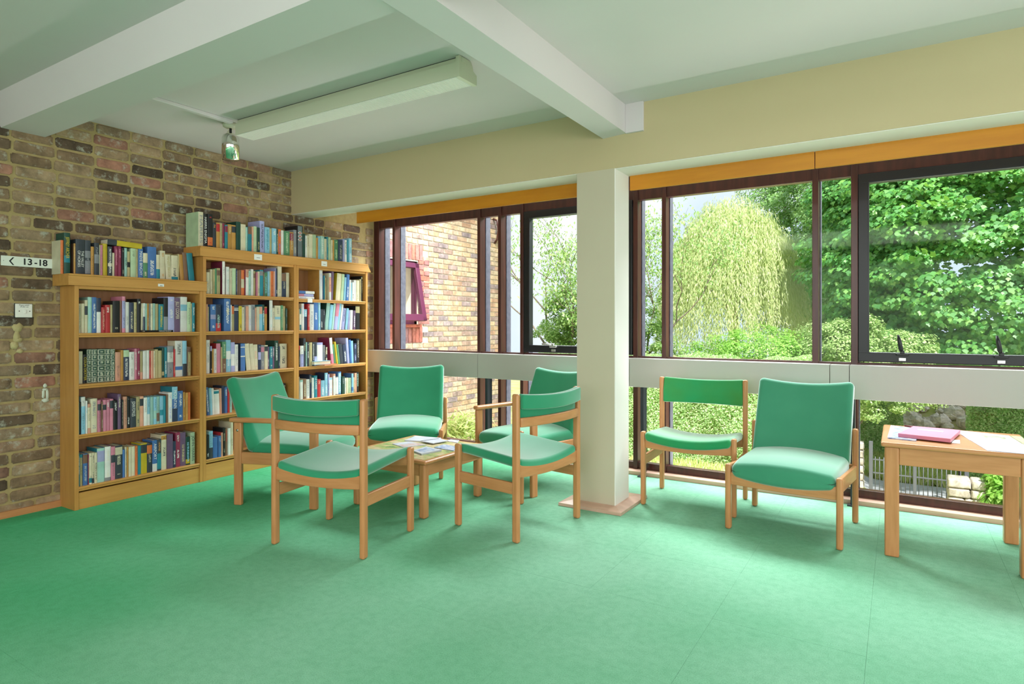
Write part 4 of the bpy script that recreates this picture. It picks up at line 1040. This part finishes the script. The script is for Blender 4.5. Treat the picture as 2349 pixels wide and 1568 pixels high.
# ------------------------------------------------------------------ outside: leaves
def leaf_mesh(name, P, N, size, m, parent=None, aspect=.55, fold=.10, direction=None, lobed=False, kind=None):
    P = np.asarray(P, 'f8'); n = len(P); N = np.asarray(N, 'f8'); N /= np.linalg.norm(N, axis=1, keepdims=True) + 1e-9
    if direction is None:
        d = RNG.normal(size=(n, 3)); 
    else: d = np.asarray(direction, 'f8') + RNG.normal(size=(n, 3)) * .25
    t = d - N * (d * N).sum(1, keepdims=True); t /= np.linalg.norm(t, axis=1, keepdims=True) + 1e-9
    b = np.cross(N, t)
    s = (np.ones(n) * size * RNG.uniform(.65, 1.25, n))[:, None]
    if lobed: out = [(-.5, 0, 0), (-.30, .34, .3), (.02, .50, 1), (.10, .26, .4), (.5, 0, 0), (.10, -.26, .4), (.02, -.50, 1), (-.30, -.34, .3)]
    else: out = [(-.5, 0, 0), (.0, .5 * aspect, 1), (.5, 0, 0), (.0, -.5 * aspect, 1)]
    k = len(out)
    V = np.zeros((n, k, 3))
    for i, (a, c, u) in enumerate(out): V[:, i] = P + t * s * a + b * s * c + N * s * fold * u
    me = bpy.data.meshes.new(name)
    me.vertices.add(n * k); me.vertices.foreach_set('co', V.astype('f4').ravel())
    me.loops.add(n * k); me.loops.foreach_set('vertex_index', np.arange(n * k, dtype='i4'))
    me.polygons.add(n); me.polygons.foreach_set('loop_start', np.arange(0, n * k, k, dtype='i4'))
    me.update(calc_edges=True)
    me.materials.append(m)
    o = obj(name, me, parent)
    if kind: o['kind'] = kind
    return o
def clumps(c, rad, nclump, nleaf, flat=.5, shell=.45, cr=.5, up=.7, face=None):
    """leaf points gathered in clumps inside an ellipsoid crown"""
    c = np.array(c, 'f8'); rad = np.array(rad, 'f8')
    d = RNG.normal(size=(nclump, 3)); d /= np.linalg.norm(d, axis=1, keepdims=True)
    if face is not None:
        bad = (d * np.array(face)).sum(1) < -.25
        d[bad] *= -1
    r = RNG.uniform(shell, 1, (nclump, 1)) ** .6
    cc = c + d * r * rad
    idx = RNG.integers(0, nclump, nleaf)
    off = RNG.normal(size=(nleaf, 3)); off /= np.linalg.norm(off, axis=1, keepdims=True); off *= RNG.uniform(.2, 1, (nleaf, 1)) ** .5
    sc = cr * RNG.uniform(.6, 1.3, nclump)[idx][:, None]
    P = cc[idx] + off * sc * np.array([1, 1, flat])
    N = off * .6 + d[idx] * .5 + np.array([0, 0, up]) + RNG.normal(size=(nleaf, 3)) * .35
    return P, N, cc
def tree(name, label, base, trunk_top, trunk_r, limbs, group='trees outside the windows'):
    t = thing(name, label, 'tree', base, 0, group)
    b = Vector(base)
    tt = Vector(trunk_top) - b
    MB().tube([(0, 0, -.3), tt * .35 + Vector((.05, .03, 0)), tt * .7, tt], [trunk_r * 1.3, trunk_r, trunk_r * .8, trunk_r * .55], 10).build('trunk', M['bark'], t)
    rr = random.Random(len(label))
    for e in limbs:
        e = Vector(e) - b
        s = tt * rr.uniform(.45, 1.0)
        midp = s.lerp(e, .5) + Vector((rr.uniform(-.2, .2), rr.uniform(-.2, .2), rr.uniform(.0, .35)))
        MB().tube([s, s.lerp(midp, .5) + Vector((0, 0, .08)), midp, e], [trunk_r * .45, trunk_r * .36, trunk_r * .25, trunk_r * .08], 6).build('branch', M['bark'], t)
    return t, b
GRP = 'trees outside the windows'
# big maple filling the opening sash
t, b = tree('maple_tree', 'large dark green maple filling the wide opening sash', (3.6, 17.2, gz(3.6, 17.2)), (2.4, 16.4, 4.5), .20,
            [(.2, 15.2, 5.0), (1.0, 14.2, 3.4), (2.6, 14.2, 4.2), (3.4, 15.1, 3.0), (1.6, 13.8, 5.2), (2.4, 14.6, 6.0), (.3, 15.1, 2.6)])
P, N, cc = clumps((1.9, 15.9, 2.9), (3.7, 2.3, 4.0), 1000, 190000, .40, .5, .46, .75, (-.1, -1, .05))
keep = (P[:, 2] > .25 + .5 * (P[:, 1] - 14.5))
P, N = P[keep], N[keep]
N[:, 1] -= .45
leaf_mesh('foliage', P - np.array(b), N, .095, M['maple'], t, lobed=True, direction=[(0, -.5, -.8)] * len(P), kind='stuff')
d2 = np.abs((P[:, 0] - .3) / 1.3) + np.abs((P[:, 2] - 3.0) / 2.2) + (P[:, 1] - 13.5) / 1.0
near = np.argsort(d2)[:1200]
near = near[RNG.permutation(1200)[:300]]
lm = leaf_mesh('leaf', [(0, 0, 0)], [(0, 0, 1)], .11, M['maple'], lobed=True, direction=[(1, 0, 0)])
me_leaf = lm.data; bpy.data.objects.remove(lm)
for i in near:
    o = obj('leaf', me_leaf, t, tuple(P[i] - np.array(b) + np.array([0, -.08, .03])))
    o.rotation_euler = (random.uniform(.4, 1.2), random.uniform(-.5, .5), random.uniform(0, 6.28))
# leafy tree behind the willow
t, b = tree('poplar_tree', 'tall leafy green tree behind the willow', (-2.6, 23.0, -.6), (-2.6, 23.0, 5.5), .2,
            [(-3.6, 22.0, 6.5), (-1.6, 22.0, 6.0), (-2.4, 21.6, 8.0), (-.8, 22.4, 4.6), (-3.6, 22.4, 4.2)])
P, N, cc = clumps((-1.9, 23.0, 4.2), (3.1, 2.2, 4.9), 420, 110000, .7, .35, .5, .5, (0, -1, .1))
leaf_mesh('foliage', P - np.array(b), N, .085, M['poplar'], t, .65, kind='stuff')
t, b = tree('poplar_tree', 'leafy green tree showing in the narrow pane beside the opening sash', (-.7, 20.0, -.6), (-.7, 20.0, 4.5), .16,
            [(-1.2, 19.2, 5.2), (-.2, 19.2, 4.6), (-.6, 19.0, 6.0), (-1.0, 19.4, 3.0)])
P, N, cc = clumps((-.9, 20.0, 3.6), (1.7, 1.5, 5.0), 300, 80000, .6, .35, .45, .6, (0, -1, .1))
leaf_mesh('foliage', P - np.array(b), N, .085, M['poplar'], t, .65, kind='stuff')
# weeping willow
t, b = tree('willow_tree', 'pale weeping willow in the middle of the right window', (-3.7, 16.9, -.9), (-3.7, 17.2, 2.2), .12,
            [(-4.6, 16.3, 3.0), (-2.9, 16.3, 3.2), (-3.7, 16.0, 3.6), (-4.3, 16.6, 3.7), (-3.1, 16.8, 3.7), (-5.1, 16.2, 2.4), (-2.6, 16.4, 2.4)])
PS, NS, DS = [], [], []
for k in range(2000):
    a = RNG.uniform(0, 2 * PI); r = math.sqrt(RNG.uniform(0.02, 1))
    hx, hy = 1.75 * r * math.cos(a), 1.6 * r * math.sin(a)
    top_z = 4.25 - 1.75 * r ** 2.2 + RNG.normal() * .16
    x, y = -3.75 + hx, 16.8 + hy
    L = RNG.uniform(.9, 2.6) * (.6 + .6 * r)
    m_ = int(L * 26)
    for q in range(m_):
        s = q / m_
        PS.append((x + hx * .16 * s + RNG.normal() * .035, y + hy * .16 * s + RNG.normal() * .035, top_z + .10 * math.sin(s * 3) - L * s))
        NS.append((math.cos(a) + RNG.normal() * .6, math.sin(a) + RNG.normal() * .6, .25)); DS.append((hx * .1, hy * .1, -1))
leaf_mesh('foliage', np.array(PS) - np.array(b), NS, .115, M['willow'], t, .17, direction=np.array(DS), kind='stuff')
# thin cherry with white sky between its leaves
limbs = []
t, b = tree('cherry_tree', 'thin cherry tree with sky showing between its branches', (-6.9, 12.6, -1.0), (-6.6, 12.4, 1.0), .06, [])
tw = []
rr = random.Random(4)
def grow(p, d, L, r, depth, mb):
    q = p + d * L
    mid_ = p.lerp(q, .5) + Vector((rr.uniform(-1, 1), rr.uniform(-1, 1), rr.uniform(-1, 1))) * L * .06
    mb.tube([p, mid_, q], [r, r * .8, r * .62], 5 if depth > 1 else 6, cap=False)
    tw.append((p, q, depth))
    if depth >= 6: return
    for k in range(2 if depth else 4):
        v = (d + Vector((rr.uniform(-.9, .9), rr.uniform(-.7, .7), rr.uniform(-.25, .75)))).normalized()
        grow(q, v, L * rr.uniform(.62, .86), r * .62, depth + 1, mb)
mb = MB()
for dirn in ((-.1, -.2, 1), (.55, -.35, .7), (.75, -.1, .35), (-.5, .1, .6), (.9, -.2, .75), (.35, -.3, .25)):
    grow(Vector((.3, -.2, 1.3)), Vector(dirn).normalized(), 1.15, .032, 1, mb)
for dirn in ((.2, -.1, 1), (.6, -.2, .6), (-.3, -.3, .8)):
    grow(Vector((2.5, -.3, 1.5)), Vector(dirn).normalized(), 1.0, .024, 1, mb)
mb.tube([(.3, -.2, 1.0), (1.4, -.25, 1.2), (2.5, -.3, 1.5)], [.04, .03, .024], 6)
mb.build('branch', M['bark'], t)
PP, NN = [], []
for p, q, dep in tw:
    if dep < 3: continue
    for _ in range(26 if dep < 5 else 20):
        c_ = p.lerp(q, rr.random()) + Vector((rr.gauss(0, .17), rr.gauss(0, .17), rr.gauss(-.08, .15)))
        PP.append(tuple(c_)); NN.append((rr.gauss(0, .6), rr.gauss(-.4, .5), .5))
leaf_mesh('foliage', PP, NN, .075, M['cherry'], t, .5, direction=[(.2, 0, -1)] * len(PP), kind='stuff')
# undergrowth below the cherry, shrubs
def bush(name, label, c, rad, m, n, size, nc=60, asp=.6, cat='shrub', cr=.22, base=None):
    q = base or (c[0], c[1])
    t = thing(name, label, cat, (q[0], q[1], gz(*q)), 0, 'shrubs outside the windows')
    b = np.array(t.location)
    P, N, cc = clumps(c, rad, nc, n, .7, .3, cr, .7, (0, -1, .3))
    leaf_mesh('foliage', P - b, N, size, m, t, asp, kind='stuff')
    mb = MB()
    for k in range(0, len(cc), max(1, len(cc) // 12)): mb.tube([(0, 0, -.1), tuple((cc[k] - b) * .5 + np.array([0, 0, .05])), tuple(cc[k] - b)], [.02, .012, .005], 5, cap=False)
    mb.build('stems', M['bark'], t)
    return t
bush('tangled_bush', 'tangled yellow-green bush low in the left window beyond the wing', (-5.4, 12.3, .7), (1.7, 1.0, 1.5), M['cherry'], 40000, .06, 240)
bush('bright_shrub', 'bright green shrub at the foot of the willow', (-2.45, 12.6, .25), (1.25, .8, .85), M['shrub'], 30000, .048, 120)
bush('pale_shrub', 'pale green shrub behind the narrow pane and the lower left of the opening sash', (-.62, 13.0, .30), (1.35, .6, 1.0), M['paleshrub'], 44000, .05, 130, base=(-1.25, 13.2))
def hedge(name, label, x0, x1, y0, y1, z1, n, lab_m='hedge', size=.031):
    cx, cy = (x0 + x1) / 2, (y0 + y1) / 2
    t = thing(name, label, 'hedge', (cx, cy, gz(cx, cy)), 0, 'hedges outside the windows')
    b = np.array(t.location)
    u = RNG.uniform(0, 1, (n, 3)); P = np.zeros((n, 3)); N = np.zeros((n, 3))
    P[:, 0] = x0 + u[:, 0] * (x1 - x0)
    front = RNG.uniform(0, 1, n) < .72
    zb = np.array([gz(px_, y0) for px_ in P[:, 0]])
    P[:, 1] = np.where(front, y0 + u[:, 1] ** 2 * .25, y0 + u[:, 1] * (y1 - y0))
    P[:, 2] = np.where(front, zb + u[:, 2] * (z1 - zb), z1 - u[:, 2] ** 2 * .2)
    wob = np.sin(P[:, 0] * 5.1 + P[:, 2] * 3) * .06 + np.sin(P[:, 0] * 11 - P[:, 2] * 9) * .035
    P[:, 1] -= np.where(front, wob, 0); P[:, 2] += np.where(front, 0, wob)
    N[:, 1] = np.where(front, -1, -.2); N[:, 2] = np.where(front, .55, 1); N += RNG.normal(size=(n, 3)) * .5
    leaf_mesh('foliage', P - b, N, size, M[lab_m], t, .6, kind='stuff')
    MB().box((x0 - b[0] + .1, y0 - b[1] + .22, -.5), (x1 - b[0] - .1, y1 - b[1], z1 - b[2] - .2)).build('dense_core', M['soil'], t)
    return t
hedge('clipped_hedge', 'clipped pale green hedge outside the lower panes behind the wooden chair', -5.2, -1.05, 9.1, 10.2, .62, 90000)
hedge('clipped_hedge', 'clipped pale green hedge beside the stone gate pier', -.95, .10, 18.2, 18.8, -.4, 26000, size=.05)
hedge('clipped_hedge', 'clipped pale green hedge high behind the papers on the side table', 1.28, 3.9, 16.9, 18.0, .0, 46000, size=.05)
# rubble bank, piers, gate
def rock(mb, c, r, seed):
    rr = random.Random(seed)
    vs, fs = [], []
    for i in range(5):
        for j in range(8):
            th, ph = PI * (i + .5) / 5, 2 * PI * j / 8
            k = r * rr.uniform(.75, 1.15)
            vs.append((c[0] + k * math.sin(th) * math.cos(ph), c[1] + k * math.sin(th) * math.sin(ph), c[2] + k * .7 * math.cos(th)))
    for i in range(4):
        for j in range(8): fs.append((i * 8 + j, i * 8 + (j + 1) % 8, (i + 1) * 8 + (j + 1) % 8, (i + 1) * 8 + j))
    fs.append(tuple(range(8))); fs.append(tuple(range(32, 40)))
    mb.add(vs, fs, 0, False)
mb = MB()
for k in range(170):
    x, y = random.uniform(-.2, 2.2), random.uniform(18.2, 22.0)
    rock(mb, (x, y, gz(x, y) + .05), random.uniform(.10, .30), k)
tag(mb.build('rubble', M['stone']), 'bank of pale broken stone behind the hedges', 'rubble', None, 'stuff')
def pier(label, x0, x1, y0, y1, rows, hrow):
    zb = gz((x0 + x1) / 2, y0)
    t = thing('stone_pier', label, 'pier', ((x0 + x1) / 2, (y0 + y1) / 2, zb), 0, 'stone gate piers')
    rr = random.Random(len(label))
    w, d = x1 - x0, y1 - y0
    for k in range(rows):
        cut = rr.uniform(.35, .65) if w > .3 else 1
        for a, b in ((0, cut), (cut, 1)):
            if b - a < .05: continue
            ha, hb = -w / 2 + w * a, -w / 2 + w * b
            jit = lambda x, y, z: (x + rr.uniform(-.012, .012), y + rr.uniform(-.015, .015), z + rr.uniform(-.008, .008))
            MB().rbox(((ha + hb) / 2, 0, hrow * (k + .5)), ((hb - ha) / 2 - .008, d / 2, hrow / 2 - .006), .03, (1, 1, 0), jit, arc=1).build('stone', M['stone'], t)
    return t
pier('narrow stone pier left of the garden gate', -.86, -.62, 15.25, 15.55, 6, .165)
pier('broad stone pier right of the garden gate', .80, 1.40, 14.4, 14.85, 4, .175)
gy = 15.15
zb = gz(.3, gy)
t = thing('garden_gate', 'grey metal garden gate with thin upright bars seen under the side table', 'gate', (.31, gy, zb))
for xx, hh in ((-.80, 1.16), (.84, .93)): MB().rbox((xx, 0, hh / 2), (.035, .035, hh / 2), .004).build('gate_post', M['galvanised'], t)
for zz in (.07, .50, .78): MB().rbox((.02, 0, zz), (.78, .008, .013), .002).build('rail', M['galvanised'], t)
b0 = MB().tube([(0, 0, .04), (0, 0, .84)], .008, 6).build('bar', M['galvanised'], t)
b0.location.x = -.72
for k in range(1, 20):
    o = obj('bar', b0.data, t, (-.72 + .077 * k, 0, 0))
MB().rbox((-.02, -.03, .44), (.03, .02, .42), .004).build('latch_post', M['galvanised'], t)
MB().rbox((.72, -.02, .66), (.016, .016, .13), .003).build('latch', M['black'], t)
# long grass and leafy weeds
def blades(name, label, x0, x1, y0, y1, n, h, m='grass', cat='grass'):
    P = np.zeros((n, 3)); P[:, 0] = RNG.uniform(x0, x1, n); P[:, 1] = RNG.uniform(y0, y1, n)
    P[:, 2] = [gz(a, c) for a, c in P[:, :2]]; P[:, 2] += h * .4 * RNG.uniform(.5, 1.2, n)
    N = RNG.normal(size=(n, 3)) * .5 + np.array([0, -1, .2])
    o = leaf_mesh(name, P, N, h, M[m], None, .09, direction=[(0, 0, 1)] * n)
    return tag(o, label, cat, None, 'stuff')
blades('long_grass', 'long yellowish grass beyond the garden gate', -.8, 1.6, 16.75, 18.2, 8000, .34)
blades('long_grass', 'long grass and weeds beside the broad stone pier', 1.2, 2.6, 12.0, 14.2, 7000, .42)
blades('long_grass', 'dry grass at the foot of the hedge outside the lower panes', -3.4, -.9, 7.6, 9.2, 7000, .16)
bush('leafy_weed', 'broad-leaved green weeds beside the broad stone pier', (1.85, 14.6, -1.95), (.5, .4, .6), M['shrub'], 3000, .12, 30)
bush('spiky_plant', 'yellow-green spiky plant at the foot of the wing', (-4.72, 6.55, -.55), (.50, .45, .62), M['grass'], 6000, .12, 60, .16)
